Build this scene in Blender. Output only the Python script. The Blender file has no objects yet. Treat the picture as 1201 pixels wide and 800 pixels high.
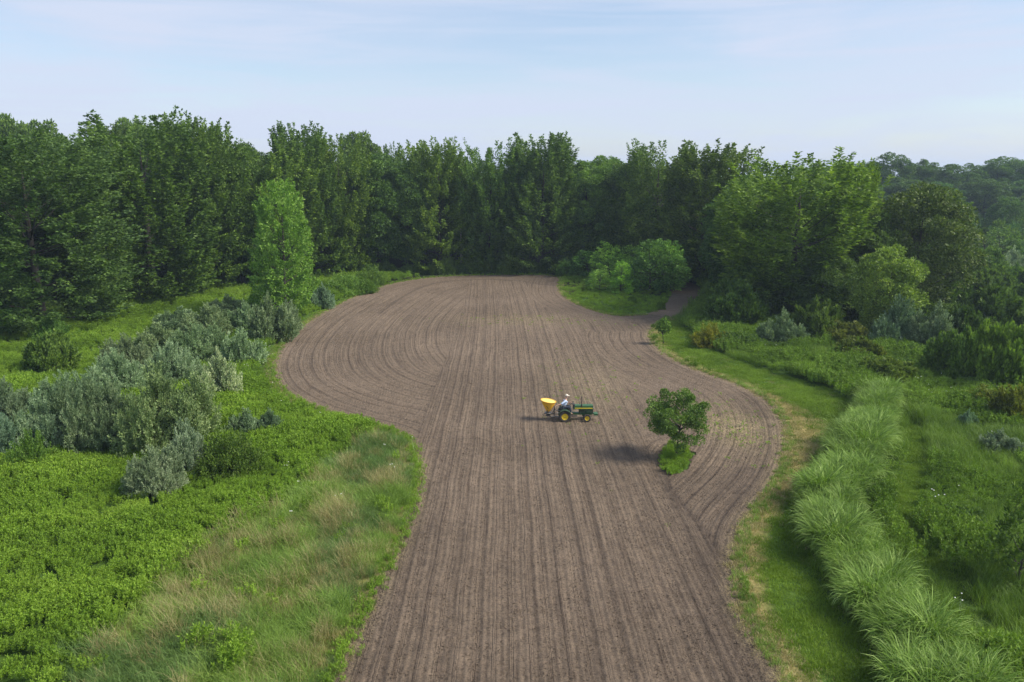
import bpy, math, random
import numpy as np
from mathutils import Vector, Matrix
random.seed(7); rng = np.random.default_rng(7)
PI = math.pi
SC = bpy.context.scene
C = SC.collection

# ------------------------------------------------------------------ camera
CAM_H = 17.0; FPX = 934.0; PITCH = math.atan(200 / FPX)
cam = bpy.data.cameras.new('camera'); cam.sensor_width = 36; cam.lens = 36 * FPX / 1201
cam.clip_start = 0.5; cam.clip_end = 6000
camo = bpy.data.objects.new('camera', cam); C.objects.link(camo)
camo.location = (0, 0, CAM_H); camo.rotation_euler = (PI / 2 - PITCH, 0, 0)
SC.camera = camo
# ------------------------------------------------------------------ light
SUN_EL = math.radians(43); SUN_AZ = math.radians(99)     # azimuth clockwise from +Y
sd = Vector((math.sin(SUN_AZ) * math.cos(SUN_EL), math.cos(SUN_AZ) * math.cos(SUN_EL), math.sin(SUN_EL)))
sun = bpy.data.lights.new('sun', 'SUN'); sun.energy = 2.9; sun.angle = math.radians(22); sun.color = (1.0, 0.93, 0.82)
suno = bpy.data.objects.new('sun', sun); C.objects.link(suno)
suno.rotation_euler = (-sd).to_track_quat('-Z', 'Y').to_euler(); suno.location = (60, 40, 80)
SC.view_settings.view_transform = 'Standard'; SC.view_settings.look = 'None'
SC.view_settings.exposure = 1.0; SC.view_settings.gamma = 1.0
SC.cycles.max_bounces = 6; SC.cycles.diffuse_bounces = 3; SC.cycles.transmission_bounces = 3
SC.cycles.volume_bounces = 0; SC.cycles.use_adaptive_sampling = True

W = bpy.data.worlds.new('World'); SC.world = W; W.use_nodes = True
nt = W.node_tree; nt.nodes.clear()
def N(t, kind, **kw):
    n = t.nodes.new(kind)
    for k, v in kw.items(): setattr(n, k, v)
    return n
sky = N(nt, 'ShaderNodeTexSky', sky_type='NISHITA', sun_disc=False)
sky.sun_elevation = SUN_EL; sky.sun_rotation = SUN_AZ; sky.air_density = 1.0; sky.dust_density = 0.7; sky.ozone_density = 2.6
bg1 = N(nt, 'ShaderNodeBackground'); bg1.inputs[1].default_value = 0.082
nt.links.new(sky.outputs[0], bg1.inputs[0])
bg2 = N(nt, 'ShaderNodeBackground'); bg2.inputs[0].default_value = (0.69, 0.77, 0.95, 1); bg2.inputs[1].default_value = 0.49
tc = N(nt, 'ShaderNodeTexCoord')
def cloud(scale, loc, nscale, detail, lo, hi, dist=0.6):
    mp = N(nt, 'ShaderNodeMapping'); mp.inputs['Scale'].default_value = scale; mp.inputs['Location'].default_value = loc
    mp.inputs['Rotation'].default_value = (0, math.radians(6), math.radians(20))
    nt.links.new(tc.outputs['Generated'], mp.inputs[0])
    nz = N(nt, 'ShaderNodeTexNoise'); nz.inputs['Scale'].default_value = nscale; nz.inputs['Detail'].default_value = detail
    nz.inputs['Roughness'].default_value = 0.55; nz.inputs['Distortion'].default_value = dist
    nt.links.new(mp.outputs[0], nz.inputs[0])
    r = N(nt, 'ShaderNodeMapRange'); r.interpolation_type = 'SMOOTHSTEP'
    r.inputs[1].default_value = lo; r.inputs[2].default_value = hi
    nt.links.new(nz.outputs[0], r.inputs[0]); return r
c1 = cloud((1, 1, 6.5), (0.3, 0.1, 0.45), 1.7, 5, 0.40, 0.62)
c2 = cloud((1.3, 1.0, 17), (2, 0.7, 1), 2.4, 7, 0.40, 0.70, 1.0)
mx = N(nt, 'ShaderNodeMath', operation='MULTIPLY_ADD'); mx.inputs[1].default_value = 0.42; 
nt.links.new(c1.outputs[0], mx.inputs[0])
m2 = N(nt, 'ShaderNodeMath', operation='MULTIPLY_ADD'); m2.inputs[1].default_value = 0.27; m2.inputs[2].default_value = 0.27
nt.links.new(c2.outputs[0], m2.inputs[0]); nt.links.new(m2.outputs[0], mx.inputs[2])
sz = N(nt, 'ShaderNodeSeparateXYZ'); nt.links.new(tc.outputs['Generated'], sz.inputs[0])     # thin cloud thickens toward the horizon all round
hr = N(nt, 'ShaderNodeMapRange'); hr.inputs[1].default_value = 0.02; hr.inputs[2].default_value = 0.20; hr.inputs[3].default_value = 0.25; hr.inputs[4].default_value = 0.0
nt.links.new(sz.outputs[2], hr.inputs[0]); ha = N(nt, 'ShaderNodeMath', operation='ADD'); nt.links.new(mx.outputs[0], ha.inputs[0]); nt.links.new(hr.outputs[0], ha.inputs[1])
cl = N(nt, 'ShaderNodeMath', operation='MINIMUM'); cl.inputs[1].default_value = 0.97; nt.links.new(ha.outputs[0], cl.inputs[0])
mixs = N(nt, 'ShaderNodeMixShader'); nt.links.new(cl.outputs[0], mixs.inputs[0])
nt.links.new(bg1.outputs[0], mixs.inputs[1]); nt.links.new(bg2.outputs[0], mixs.inputs[2])
wo = N(nt, 'ShaderNodeOutputWorld'); nt.links.new(mixs.outputs[0], wo.inputs[0])

# ------------------------------------------------------------------ placing on the ground
CT, ST = math.cos(PITCH), math.sin(PITCH)
def G(px, py):
    dx = (px - 600.5) / FPX; dy = (400 - py) / FPX
    wy = CT + dy * ST; wz = -ST + dy * CT
    t = -CAM_H / wz
    return (dx * t, wy * t)
def height_at(y, py):                       # height of a point at ground distance y seen in row py
    dy = (400 - py) / FPX
    return CAM_H + y * (-ST + dy * CT) / (CT + dy * ST)
def mpp(x, y): return (y * CT + CAM_H * ST) / FPX   # metres across one photo pixel
def poly(pts): return np.array([G(*p) for p in pts])
def inside(P, x, y):
    x = np.asarray(x); y = np.asarray(y); r = np.zeros(x.shape, bool); n = len(P); j = n - 1
    for i in range(n):
        xi, yi = P[i]; xj, yj = P[j]
        c = ((yi > y) != (yj > y)) & (x < (xj - xi) * (y - yi) / (yj - yi + 1e-12) + xi)
        r ^= c; j = i
    return r
def smooth(P, k=3, closed=True):
    P = np.asarray(P, float)
    for _ in range(k):
        Q = np.roll(P, -1, 0)
        A = 0.75 * P + 0.25 * Q; B = 0.25 * P + 0.75 * Q
        R = np.empty((len(P) * 2, 2)); R[0::2] = A; R[1::2] = B
        if not closed: R = np.vstack([P[:1], R[:-2], P[-1:]])
        P = R
    return P
def dist_line(L, x, y):
    d = np.full(np.shape(x), 1e9)
    for (ax, ay), (bx, by) in zip(L[:-1], L[1:]):
        vx, vy = bx - ax, by - ay; l2 = vx * vx + vy * vy + 1e-9
        t = np.clip(((x - ax) * vx + (y - ay) * vy) / l2, 0, 1)
        d = np.minimum(d, (x - ax - t * vx) ** 2 + (y - ay - t * vy) ** 2)
    return np.sqrt(d)
_gt = rng.random((64, 64))
def vn(x, y, s):                            # value noise, 0..1
    x = np.asarray(x) / s + 100; y = np.asarray(y) / s + 100
    xi = np.floor(x).astype(int); yi = np.floor(y).astype(int); fx = x - xi; fy = y - yi
    fx = fx * fx * (3 - 2 * fx); fy = fy * fy * (3 - 2 * fy); g = lambda a, b: _gt[a % 64, b % 64]
    return (g(xi, yi) * (1 - fx) + g(xi + 1, yi) * fx) * (1 - fy) + (g(xi, yi + 1) * (1 - fx) + g(xi + 1, yi + 1) * fx) * fy

# ------------------------------------------------------------------ mesh helpers
def mesh_np(name, V, F, mat=None, smooth_=False):
    V = np.asarray(V, np.float32).reshape(-1, 3); F = np.asarray(F, np.int32); k = F.shape[1]
    me = bpy.data.meshes.new(name)
    me.vertices.add(len(V)); me.vertices.foreach_set('co', V.ravel())
    me.loops.add(F.size); me.loops.foreach_set('vertex_index', F.ravel())
    me.polygons.add(len(F)); me.polygons.foreach_set('loop_start', np.arange(len(F), dtype=np.int32) * k)
    me.update(calc_edges=True)
    me.polygons.foreach_set('use_smooth', np.full(len(F), smooth_))
    if mat: me.materials.append(mat)
    return me
def link(o, parent=None):
    C.objects.link(o)
    if parent is not None: o.parent = parent
    return o
def tag(o, label, cat, group=None, kind=None):
    if label: o['label'] = label
    if cat: o['category'] = cat
    if group: o['group'] = group
    if kind: o['kind'] = kind
    return o
def empty(name, loc, rz=0):
    o = bpy.data.objects.new(name, None); o.empty_display_size = 0.3; C.objects.link(o)
    o.location = loc; o.rotation_euler = (0, 0, rz); return o

# ------------------------------------------------------------------ materials
def new_mat(name):
    m = bpy.data.materials.new(name); m.use_nodes = True; m.node_tree.nodes.clear(); return m, m.node_tree
def finish(t, shader):
    o = N(t, 'ShaderNodeOutputMaterial'); t.links.new(shader, o.inputs[0])
def ramp(t, fac, stops):
    r = N(t, 'ShaderNodeValToRGB'); e = r.color_ramp.elements
    e[0].position = stops[0][0]; e[0].color = (*stops[0][1], 1); e[1].position = stops[-1][0]; e[1].color = (*stops[-1][1], 1)
    for p, c in stops[1:-1]:
        q = e.new(p); q.color = (*c, 1)
    t.links.new(fac, r.inputs[0]); return r.outputs[0]
def noise(t, vec, scale, detail=4, rough=0.55, dist=0):
    n = N(t, 'ShaderNodeTexNoise'); n.inputs['Scale'].default_value = scale; n.inputs['Detail'].default_value = detail
    n.inputs['Roughness'].default_value = rough; n.inputs['Distortion'].default_value = dist
    if vec is not None: t.links.new(vec, n.inputs[0])
    return n.outputs[0]
def mixc(t, fac, a, b, mode='MIX'):
    m = N(t, 'ShaderNodeMix', data_type='RGBA', blend_type=mode)
    for s, v in ((m.inputs[0], fac), (m.inputs[6], a), (m.inputs[7], b)):
        if hasattr(v, 'is_linked') or isinstance(v, bpy.types.NodeSocket): t.links.new(v, s)
        elif isinstance(v, (int, float)): s.default_value = v
        else: s.default_value = (*v, 1)
    return m.outputs[2]
def math_(t, op, a, b=None, c=None):
    m = N(t, 'ShaderNodeMath', operation=op)
    for i, v in enumerate((a, b, c)):
        if v is None: continue
        if isinstance(v, bpy.types.NodeSocket): t.links.new(v, m.inputs[i])
        else: m.inputs[i].default_value = v
    return m.outputs[0]
def plain(name, col, rough=0.5, metal=0.0, var=0.12, scale=12, spec=0.5, dust=0):
    m, t = new_mat(name); b = N(t, 'ShaderNodeBsdfPrincipled')
    tcn = N(t, 'ShaderNodeTexCoord'); n = noise(t, tcn.outputs['Object'], scale, 4)
    lo = tuple(c * (1 - var) for c in col); hi = tuple(min(1, c * (1 + var)) for c in col)
    c0 = ramp(t, n, [(0.3, lo), (0.7, hi)])
    if dust: c0 = mixc(t, math_(t, 'MULTIPLY', ramp(t, noise(t, tcn.outputs['Object'], 6, 6, .7), [(0.4, (0, 0, 0)), (0.7, (1, 1, 1))]), dust), c0, (0.20, 0.155, 0.12))
    t.links.new(c0, b.inputs['Base Color'])
    b.inputs['Roughness'].default_value = rough; b.inputs['Metallic'].default_value = metal
    b.inputs['Specular IOR Level'].default_value = spec
    finish(t, b.outputs[0]); return m
def leaf_mat(name, dark, mid, light, trans=0.3, use_obj=True, nscale=0.5, rough=0.55, nw=0.5, world=False):
    """leaf colour: own random tint for every leaf, slow change through the crown, tint of the whole plant"""
    m, t = new_mat(name)
    g = N(t, 'ShaderNodeNewGeometry'); tcn = N(t, 'ShaderNodeTexCoord'); oi = N(t, 'ShaderNodeObjectInfo')
    n = noise(t, g.outputs['Position'] if world else tcn.outputs['Object'], nscale, 3)
    f = math_(t, 'MULTIPLY_ADD', g.outputs['Random Per Island'], 1 - nw, math_(t, 'MULTIPLY', math_(t, 'MULTIPLY_ADD', n, 2.2, -0.6), nw))
    col = ramp(t, f, [(0.1, dark), (0.5, mid), (0.9, light)])
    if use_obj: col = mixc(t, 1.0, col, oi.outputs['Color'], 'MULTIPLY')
    v = math_(t, 'MULTIPLY_ADD', oi.outputs['Random'], 0.3, 0.85)
    hs = N(t, 'ShaderNodeHueSaturation'); t.links.new(col, hs.inputs['Color']); t.links.new(v, hs.inputs['Value'])
    b = N(t, 'ShaderNodeBsdfPrincipled'); t.links.new(hs.outputs[0], b.inputs['Base Color'])
    b.inputs['Roughness'].default_value = rough; b.inputs['Specular IOR Level'].default_value = 0.22
    tr = N(t, 'ShaderNodeBsdfTranslucent')
    tcol = mixc(t, 1.0, hs.outputs[0], (1.15, 1.25, 0.55), 'MULTIPLY'); t.links.new(tcol, tr.inputs[0])
    ms = N(t, 'ShaderNodeMixShader'); ms.inputs[0].default_value = trans
    t.links.new(b.outputs[0], ms.inputs[1]); t.links.new(tr.outputs[0], ms.inputs[2])
    finish(t, ms.outputs[0]); return m
M = {}
M['leaf'] = leaf_mat('broad_leaves', (0.046, 0.090, 0.021), (0.115, 0.195, 0.035), (0.24, 0.35, 0.060), trans=0.30)
M['silver'] = leaf_mat('silvery_leaves', (0.085, 0.135, 0.060), (0.225, 0.300, 0.150), (0.44, 0.51, 0.30), trans=0.15, nscale=0.9)
M['poplar'] = leaf_mat('bright_leaves', (0.060, 0.130, 0.022), (0.125, 0.24, 0.036), (0.26, 0.40, 0.10), nscale=0.8)
M['bark'] = plain('bark', (0.055, 0.047, 0.038), 0.9, var=0.35, scale=4)
M['twig'] = plain('twig_bark', (0.045, 0.042, 0.03), 0.9, var=0.3, scale=6)
M['forb'] = leaf_mat('meadow_leaves', (0.098, 0.175, 0.018), (0.200, 0.330, 0.031), (0.30, 0.43, 0.058), use_obj=False, nscale=0.22, world=True, nw=0.6)
M['blade'] = leaf_mat('grass_blades', (0.11, 0.19, 0.03), (0.195, 0.31, 0.05), (0.32, 0.44, 0.10), use_obj=False, nscale=0.3, world=True)
M['bluegrass'] = leaf_mat('blue_green_blades', (0.075, 0.145, 0.035), (0.145, 0.24, 0.058), (0.24, 0.35, 0.11), use_obj=False, nscale=0.3, world=True)
M['straw'] = leaf_mat('straw_blades', (0.20, 0.18, 0.07), (0.34, 0.30, 0.13), (0.52, 0.46, 0.24), use_obj=False, nscale=0.3, world=True)
M['darkforb'] = leaf_mat('right_meadow_leaves', (0.062, 0.120, 0.015), (0.142, 0.24, 0.028), (0.24, 0.36, 0.055), use_obj=False, nscale=0.22, world=True, nw=0.6)
M['lawn'] = leaf_mat('mown_blades', (0.095, 0.165, 0.014), (0.165, 0.265, 0.023), (0.23, 0.34, 0.040), use_obj=False, nscale=0.35, world=True, nw=0.7)
M['cane'] = leaf_mat('tall_grass_blades', (0.080, 0.155, 0.022), (0.19, 0.31, 0.045), (0.40, 0.53, 0.16), use_obj=True, nscale=0.8)
M['flower'] = plain('white_petals', (0.75, 0.75, 0.68), 0.7, var=0.1)

# ground under the plants
def ground_mat():
    m, t = new_mat('meadow_floor'); g = N(t, 'ShaderNodeNewGeometry')
    a = noise(t, g.outputs['Position'], 0.12, 5); b_ = noise(t, g.outputs['Position'], 2.5, 6, 0.7)
    c1 = ramp(t, a, [(0.3, (0.045, 0.085, 0.018)), (0.55, (0.075, 0.14, 0.022)), (0.75, (0.11, 0.17, 0.035))])
    c2 = ramp(t, b_, [(0.3, (0.45, 0.45, 0.4)), (0.7, (1.35, 1.35, 1.3))])
    col = mixc(t, 1.0, c1, c2, 'MULTIPLY')
    at = N(t, 'ShaderNodeAttribute', attribute_name='dry')
    f = math_(t, 'MULTIPLY', at.outputs['Fac'], math_(t, 'MULTIPLY_ADD', b_, 1.6, -0.1))
    col = mixc(t, f, col, (0.40, 0.30, 0.13))
    at2 = N(t, 'ShaderNodeAttribute', attribute_name='dark_floor')
    col = mixc(t, at2.outputs['Fac'], col, (0.035, 0.035, 0.018))  # darker ground colour under the wood, far off and along the tall grass
    b = N(t, 'ShaderNodeBsdfPrincipled'); b.inputs['Roughness'].default_value = 0.95; b.inputs['Specular IOR Level'].default_value = 0.1
    t.links.new(col, b.inputs['Base Color'])
    bp = N(t, 'ShaderNodeBump'); bp.inputs['Strength'].default_value = 0.8; bp.inputs['Distance'].default_value = 0.15
    t.links.new(b_, bp.inputs['Height']); t.links.new(bp.outputs[0], b.inputs['Normal']); finish(t, b.outputs[0]); return m
def soil_mat(rows=True):
    m, t = new_mat('tilled_soil' if rows else 'track_soil'); g = N(t, 'ShaderNodeNewGeometry'); P = g.outputs['Position']
    big = noise(t, P, 0.09, 4, 0.6); med = noise(t, P, 1.6, 5, 0.65); fine = noise(t, P, 13.0, 6, 0.8)
    col = ramp(t, big, [(0.3, (0.122, 0.093, 0.068)), (0.7, (0.172, 0.132, 0.098))])
    col = mixc(t, 1.0, col, ramp(t, med, [(0.3, (0.80, 0.80, 0.80)), (0.7, (1.15, 1.14, 1.12))]), 'MULTIPLY')
    col = mixc(t, 1.0, col, ramp(t, fine, [(0.32, (0.55, 0.53, 0.52)), (0.5, (1.0, 1.0, 1.0)), (0.70, (1.6, 1.57, 1.48))]), 'MULTIPLY')
    if rows:
        at = N(t, 'ShaderNodeAttribute', attribute_name='rowc')        # metres across the drill rows, metres along
        sp = N(t, 'ShaderNodeSeparateXYZ'); t.links.new(at.outputs['Vector'], sp.inputs[0])
        cb = N(t, 'ShaderNodeCombineXYZ'); t.links.new(sp.outputs[0], cb.inputs[0])
        t.links.new(math_(t, 'MULTIPLY', sp.outputs[1], 0.035), cb.inputs[1]); 
        s1 = noise(t, cb.outputs[0], 2.2, 3, 0.7); s2 = noise(t, cb.outputs[0], 6.5, 2, 0.6)
        col = mixc(t, 1.0, col, ramp(t, s1, [(0.30, (0.86, 0.85, 0.85)), (0.45, (0.98, 0.98, 0.98)), (0.68, (1.16, 1.15, 1.13))]), 'MULTIPLY')
        col = mixc(t, 1.0, col, ramp(t, s2, [(0.30, (0.78, 0.76, 0.76)), (0.44, (1.0, 1.0, 1.0)), (0.7, (1.10, 1.10, 1.09))]), 'MULTIPLY')
        wt = N(t, 'ShaderNodeAttribute', attribute_name='damp')
        col = mixc(t, wt.outputs['Fac'], col, mixc(t, 1.0, col, (0.56, 0.56, 0.59), 'MULTIPLY'))
        ch = N(t, 'ShaderNodeAttribute', attribute_name='chaff')
        st = math_(t, 'MULTIPLY', ch.outputs['Fac'], ramp(t, fine, [(0.45, (0, 0, 0)), (0.62, (1, 1, 1))]))
        col = mixc(t, st, col, (0.42, 0.34, 0.17))
    b = N(t, 'ShaderNodeBsdfPrincipled'); b.inputs['Roughness'].default_value = 0.95; b.inputs['Specular IOR Level'].default_value = 0.15
    t.links.new(col, b.inputs['Base Color'])
    bp = N(t, 'ShaderNodeBump'); bp.inputs['Strength'].default_value = 0.9; bp.inputs['Distance'].default_value = 0.06
    t.links.new(fine, bp.inputs['Height']); t.links.new(bp.outputs[0], b.inputs['Normal']); finish(t, b.outputs[0]); return m
M['ground'] = ground_mat(); M['soil'] = soil_mat(); M['tracksoil'] = soil_mat(False)

# ------------------------------------------------------------------ outlines on the ground (photo rows and columns turned to metres)
left_edge = [(358,870),(388,800),(417,735),(447,675),(475,625),(487,580),(490,548),(483,522),(468,508),(440,500),(405,492),(370,480),(340,466),(322,450),(318,430),(325,410),(345,388),(375,368),(410,350),(445,336),(480,328.5),(520,324.5),(560,323),(600,322.5),(640,322.5),(660,326)]
wedge_edge = [(660,326),(657,336),(661,347),(680,358),(705,367),(730,371),(755,369)]
right_edge = [(785,373),(770,380),(763,392),(769,404),(786,418),(810,430),(840,441),(872,452),(902,468),(920,490),(926,515),(924,540),(914,565),(894,590),(876,615),(868,645),(868,680),(874,715),(892,750),(915,782),(958,870)]
road_px = [(740,374),(757,369),(775,362),(784,352),(787,343),(782,335),(770,330),(760,327),(765,322),(790,325.5),(812,332),(826,340),(831,349),(823,359),(806,368),(785,374),(770,381)]
LE = smooth(poly(left_edge), 2, False); WE = smooth(poly(wedge_edge), 2, False); RE = smooth(poly(right_edge), 2, False)
LEn = LE + 0
FIELD = np.vstack([LE, WE, RE]); ROAD = smooth(poly(road_px), 2)
ISLE = smooth(poly([(779,556),(774,540),(781,526),(794,520),(806,525),(809,538),(803,550),(790,559)]), 2)
MOWN = poly([(785,373),(800,380),(812,392),(830,408),(870,425),(920,440),(965,455),(1000,470),(1010,490),(985,520),(965,550),(945,590),(940,630),(960,670),(1000,700),(1030,760),(1090,870),(940,870),(903,782),(886,750),(868,680),(868,645),(894,590),(924,540),(920,490),(872,452),(786,418),(763,392)])
MOWN2 = poly([(1058,478),(1078,496),(1094,540),(1082,580),(1080,620),(1100,650),(1135,690),(1180,760),(1150,750),(1110,700),(1070,660),(1045,620),(1037,590),(1052,550),(1063,515)])
DRYZ = poly([(488,585),(488,540),(480,520),(455,508),(430,508),(395,540),(330,595),(250,650),(170,700),(110,760),(60,830),(380,870),(430,735),(475,625)])
CANE = smooth(poly([(1005,462),(1030,462),(1058,480),(1062,510),(1050,550),(1035,590),(1042,625),(1070,665),(1110,705),(1165,770),(1230,850),(1060,850),(1030,775),(1000,715),(965,680),(945,640),(938,610),(950,570),(975,530),(995,495)]), 1)

# ------------------------------------------------------------------ ground sheet
def build_ground():
    ys = np.concatenate([np.linspace(-200, 12, 8)[:-1], np.exp(np.linspace(math.log(12), math.log(160), 260)), np.exp(np.linspace(math.log(165), math.log(1500), 40))])
    us = np.concatenate([np.linspace(-3, -0.8, 20)[:-1], np.linspace(-0.8, 0.8, 300), np.linspace(0.8, 3, 20)[1:]])
    Y, U = np.meshgrid(ys, us, indexing='ij'); X = U * np.maximum(np.abs(Y), 60) ** 1.0
    sc = np.clip((Y - 12) / 50, 0, 1); X = U * (np.where(Y < 12, 200, 0) + np.where(Y >= 12, np.maximum(Y, 12), 0))
    X = np.where(Y < 12, U * 70, X)
    dR = dist_line(RE, X, Y)
    far = np.clip((Y - 35) / 30, 0, 1)
    dry = np.clip(1.35 - dR / (0.9 + 1.9 * np.exp(-((Y - 50) / 6.5) ** 2)), 0, 1) * 1.2
    dL = dist_line(LE, X, Y); dry = np.maximum(dry, 0.7 * np.clip(1 - dL / 0.8, 0, 1))
    dry = np.maximum(dry, inside(DRYZ, X, Y) * 0.45)
    dry *= (Y < 100)
    dark_floor = np.clip((vn(X, Y, 8) - 0.2) + 0.3, 0, 1) * (Y > 110 + 0 * X)
    dark_floor = np.maximum(dark_floor, forest_floor(X, Y))
    dark_floor = np.maximum(dark_floor, 0.7 * (np.clip(1 - dist_line(CL, X, Y) / 2.2, 0, 1)))
    V = np.stack([X, Y, np.zeros_like(X)], -1).reshape(-1, 3)
    n, m = X.shape; i = np.arange(n * m).reshape(n, m)
    F = np.stack([i[:-1, :-1], i[:-1, 1:], i[1:, 1:], i[1:, :-1]], -1).reshape(-1, 4)
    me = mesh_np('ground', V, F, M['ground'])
    for nm, a in (('dry', dry), ('dark_floor', dark_floor)):
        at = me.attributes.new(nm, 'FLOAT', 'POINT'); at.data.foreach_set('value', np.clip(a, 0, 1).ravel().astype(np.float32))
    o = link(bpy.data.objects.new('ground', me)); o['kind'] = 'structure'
FLINE = poly([(-400,430),(0,378),(120,352),(250,332),(400,320),(640,318),(700,317),(800,322),(860,350),(900,362),(960,380)])
def forest_floor(x, y):
    yy = np.interp(x, FLINE[:, 0], FLINE[:, 1])
    return np.clip((y - yy + 1) / 3, 0, 1) * ((x > FLINE[0, 0]) & (x < FLINE[-1, 0])) * 0.9
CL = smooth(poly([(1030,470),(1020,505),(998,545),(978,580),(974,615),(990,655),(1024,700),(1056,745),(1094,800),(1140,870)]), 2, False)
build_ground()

# ------------------------------------------------------------------ tilled field: real furrows, rows as the drill left them
def build_field():
    ys = np.exp(np.arange(math.log(16), math.log(132), 0.0040)); us = np.arange(-0.37, 0.38, 0.0011)
    Y, U = np.meshgrid(ys, us, indexing='ij'); X = U * Y
    wob = (vn(X, Y, 3.0) - 0.5) * 0.10
    d = dist_line(np.vstack([LE]), X, Y); dr = dist_line(RE, X, Y); dw = dist_line(WE, X, Y)
    um = X + 0.022 * (Y - 25) + 0.35 * np.sin(Y * 0.045 + 1) + wob
    row = um.copy(); reg = np.zeros_like(um)
    lobe = (um < -5.6 + 0.02 * np.clip(Y - 62, 0, 100)) & (Y > 44)
    row = np.where(lobe, d + wob, row)
    edge = dist_line(LE[len(LE) // 2:], X, Y)
    top = (Y > 95) & (edge < 7 + 2 * np.sin(X * 0.2))
    row = np.where(top, edge + wob, row)
    rx = np.interp(Y, [20, 33, 36, 40.5, 52, 62, 80, 100], [99, 9.4, 9.2, 8.6, 9.6, 9.2, 7.5, 9])
    loop = (X > rx) & (Y < 84)
    row = np.where(loop, np.minimum(dr, dist_line(ISLE, X, Y) + 400) + wob, row)
    ring = (dist_line(ISLE, X, Y) < 2.3) & (X > 8.4)
    row = np.where(ring & (dr > 6), dist_line(ISLE, X, Y), row)
    w2 = (dw < 5) & (Y > 84); row = np.where(w2, dw, row)
    alng = np.where(lobe | top | loop | w2, X * 0.7 + Y, Y)
    fade = np.clip((110 - Y) / 70, 0.25, 1)
    sp = 0.27
    z = 0.045 + 0.013 * np.sin(2 * PI * row / sp) + 0.030 * np.sign(np.sin(2 * PI * row / 1.35)) * (np.abs(np.sin(2 * PI * row / 1.35)) > 0.97) * -1
    tr = np.abs(((row + 0.4) % 2.16) - 1.08); z -= 0.022 * np.exp(-((tr - 0.55) / 0.09) ** 2)
    z += (vn(X, Y, 0.22) - 0.5) * 0.045 + (vn(X, Y, 1.1) - 0.5) * 0.03
    z = np.maximum(z, 0.008)
    V = np.stack([X, Y, z], -1).reshape(-1, 3); n, m = X.shape; i = np.arange(n * m).reshape(n, m)
    F = np.stack([i[:-1, :-1], i[:-1, 1:], i[1:, 1:], i[1:, :-1]], -1).reshape(-1, 4)
    cx = (X + 0.6 * (vn(X, Y, 0.4) - 0.5) + .5 * (vn(X, Y, 1.6) - .5))[:-1, :-1].ravel(); cy = (Y + 1.0 * (vn(Y, X, 0.6) - 0.5))[:-1, :-1].ravel()
    keep = inside(FIELD, cx, cy) & ~inside(ISLE, cx, cy)
    F = F[keep]; used = np.zeros(len(V), bool); used[F.ravel()] = True
    idx = np.cumsum(used) - 1; V = V[used]; F = idx[F]
    me = mesh_np('tilled_field', V, F, M['soil'])
    at = me.attributes.new('rowc', 'FLOAT_VECTOR', 'POINT')
    rc = np.stack([row + 40 * lobe + 90 * loop + 140 * top, alng, np.zeros_like(row)], -1).reshape(-1, 3)[used]
    at.data.foreach_set('vector', rc.ravel().astype(np.float32))
    # damp, driven-over soil: wheel marks of the last passes, the lane along the right edge and the seams between passes
    t2 = np.exp(-((tr - 0.55) / 0.10) ** 2) * (0.25 + 0.6 * vn(row, row * 0, 1.3)) * (0.5 + 0.5 * vn(X, Y, 9))
    lane = np.clip(1.2 - dr / 2.6, 0, 1) * (Y < 60) * 0.55 * (0.6 + 0.6 * vn(X, Y, 1.5))
    seam = np.exp(-((um + 5.6 - 0.02 * np.clip(Y - 62, 0, 100)) / 0.16) ** 2) * ((Y > 44) & (Y < 68)) * 0.4
    seam2 = np.exp(-((X - rx) / 0.2) ** 2) * (Y < 46) * 0.9
    seam3 = np.exp(-((edge - 7 - 2 * np.sin(X * 0.2)) / 0.35) ** 2) * (Y > 95) * 0.7
    lanel = np.clip(1.0 - d / 2.0, 0, 1) * (Y < 42) * 0.4
    wet = 0.35 * np.clip((X - 6) / 6, 0, 1) * (Y < 44)
    pas = 0.30 * np.clip(vn(row / 1.9, alng / 60, 1.0) - .45, 0, 1) + .25 * np.clip(vn(X, Y, 6.0) - .5, 0, 1)
    dmp = np.clip(pas + t2 + lane + seam + seam2 + seam3 + lanel + wet, 0, 1)
    at = me.attributes.new('damp', 'FLOAT', 'POINT'); at.data.foreach_set('value', dmp.ravel()[used].astype(np.float32))
    chf = 0.9 * np.exp(-(((X - 15.2) / 2.2) ** 2 + ((Y - 51.5) / 4.5) ** 2)) + 0.5 * np.exp(-((dr - 0.3) / 0.5) ** 2) \
        + 0.35 * np.exp(-(((X - 6) / 3) ** 2 + ((Y - 62) / 9) ** 2)) + 0.4 * np.exp(-(((X - 2) / 7) ** 2 + ((Y - 91) / 3) ** 2)) + 0.4 * np.exp(-((d - 0.3) / 0.4) ** 2)
    at = me.attributes.new('chaff', 'FLOAT', 'POINT'); at.data.foreach_set('value', np.clip(chf * (0.4 + vn(X, Y, 0.7)), 0, 1).ravel()[used].astype(np.float32))
    o = link(bpy.data.objects.new('tilled_field', me)); o['kind'] = 'structure'
build_field()
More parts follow.
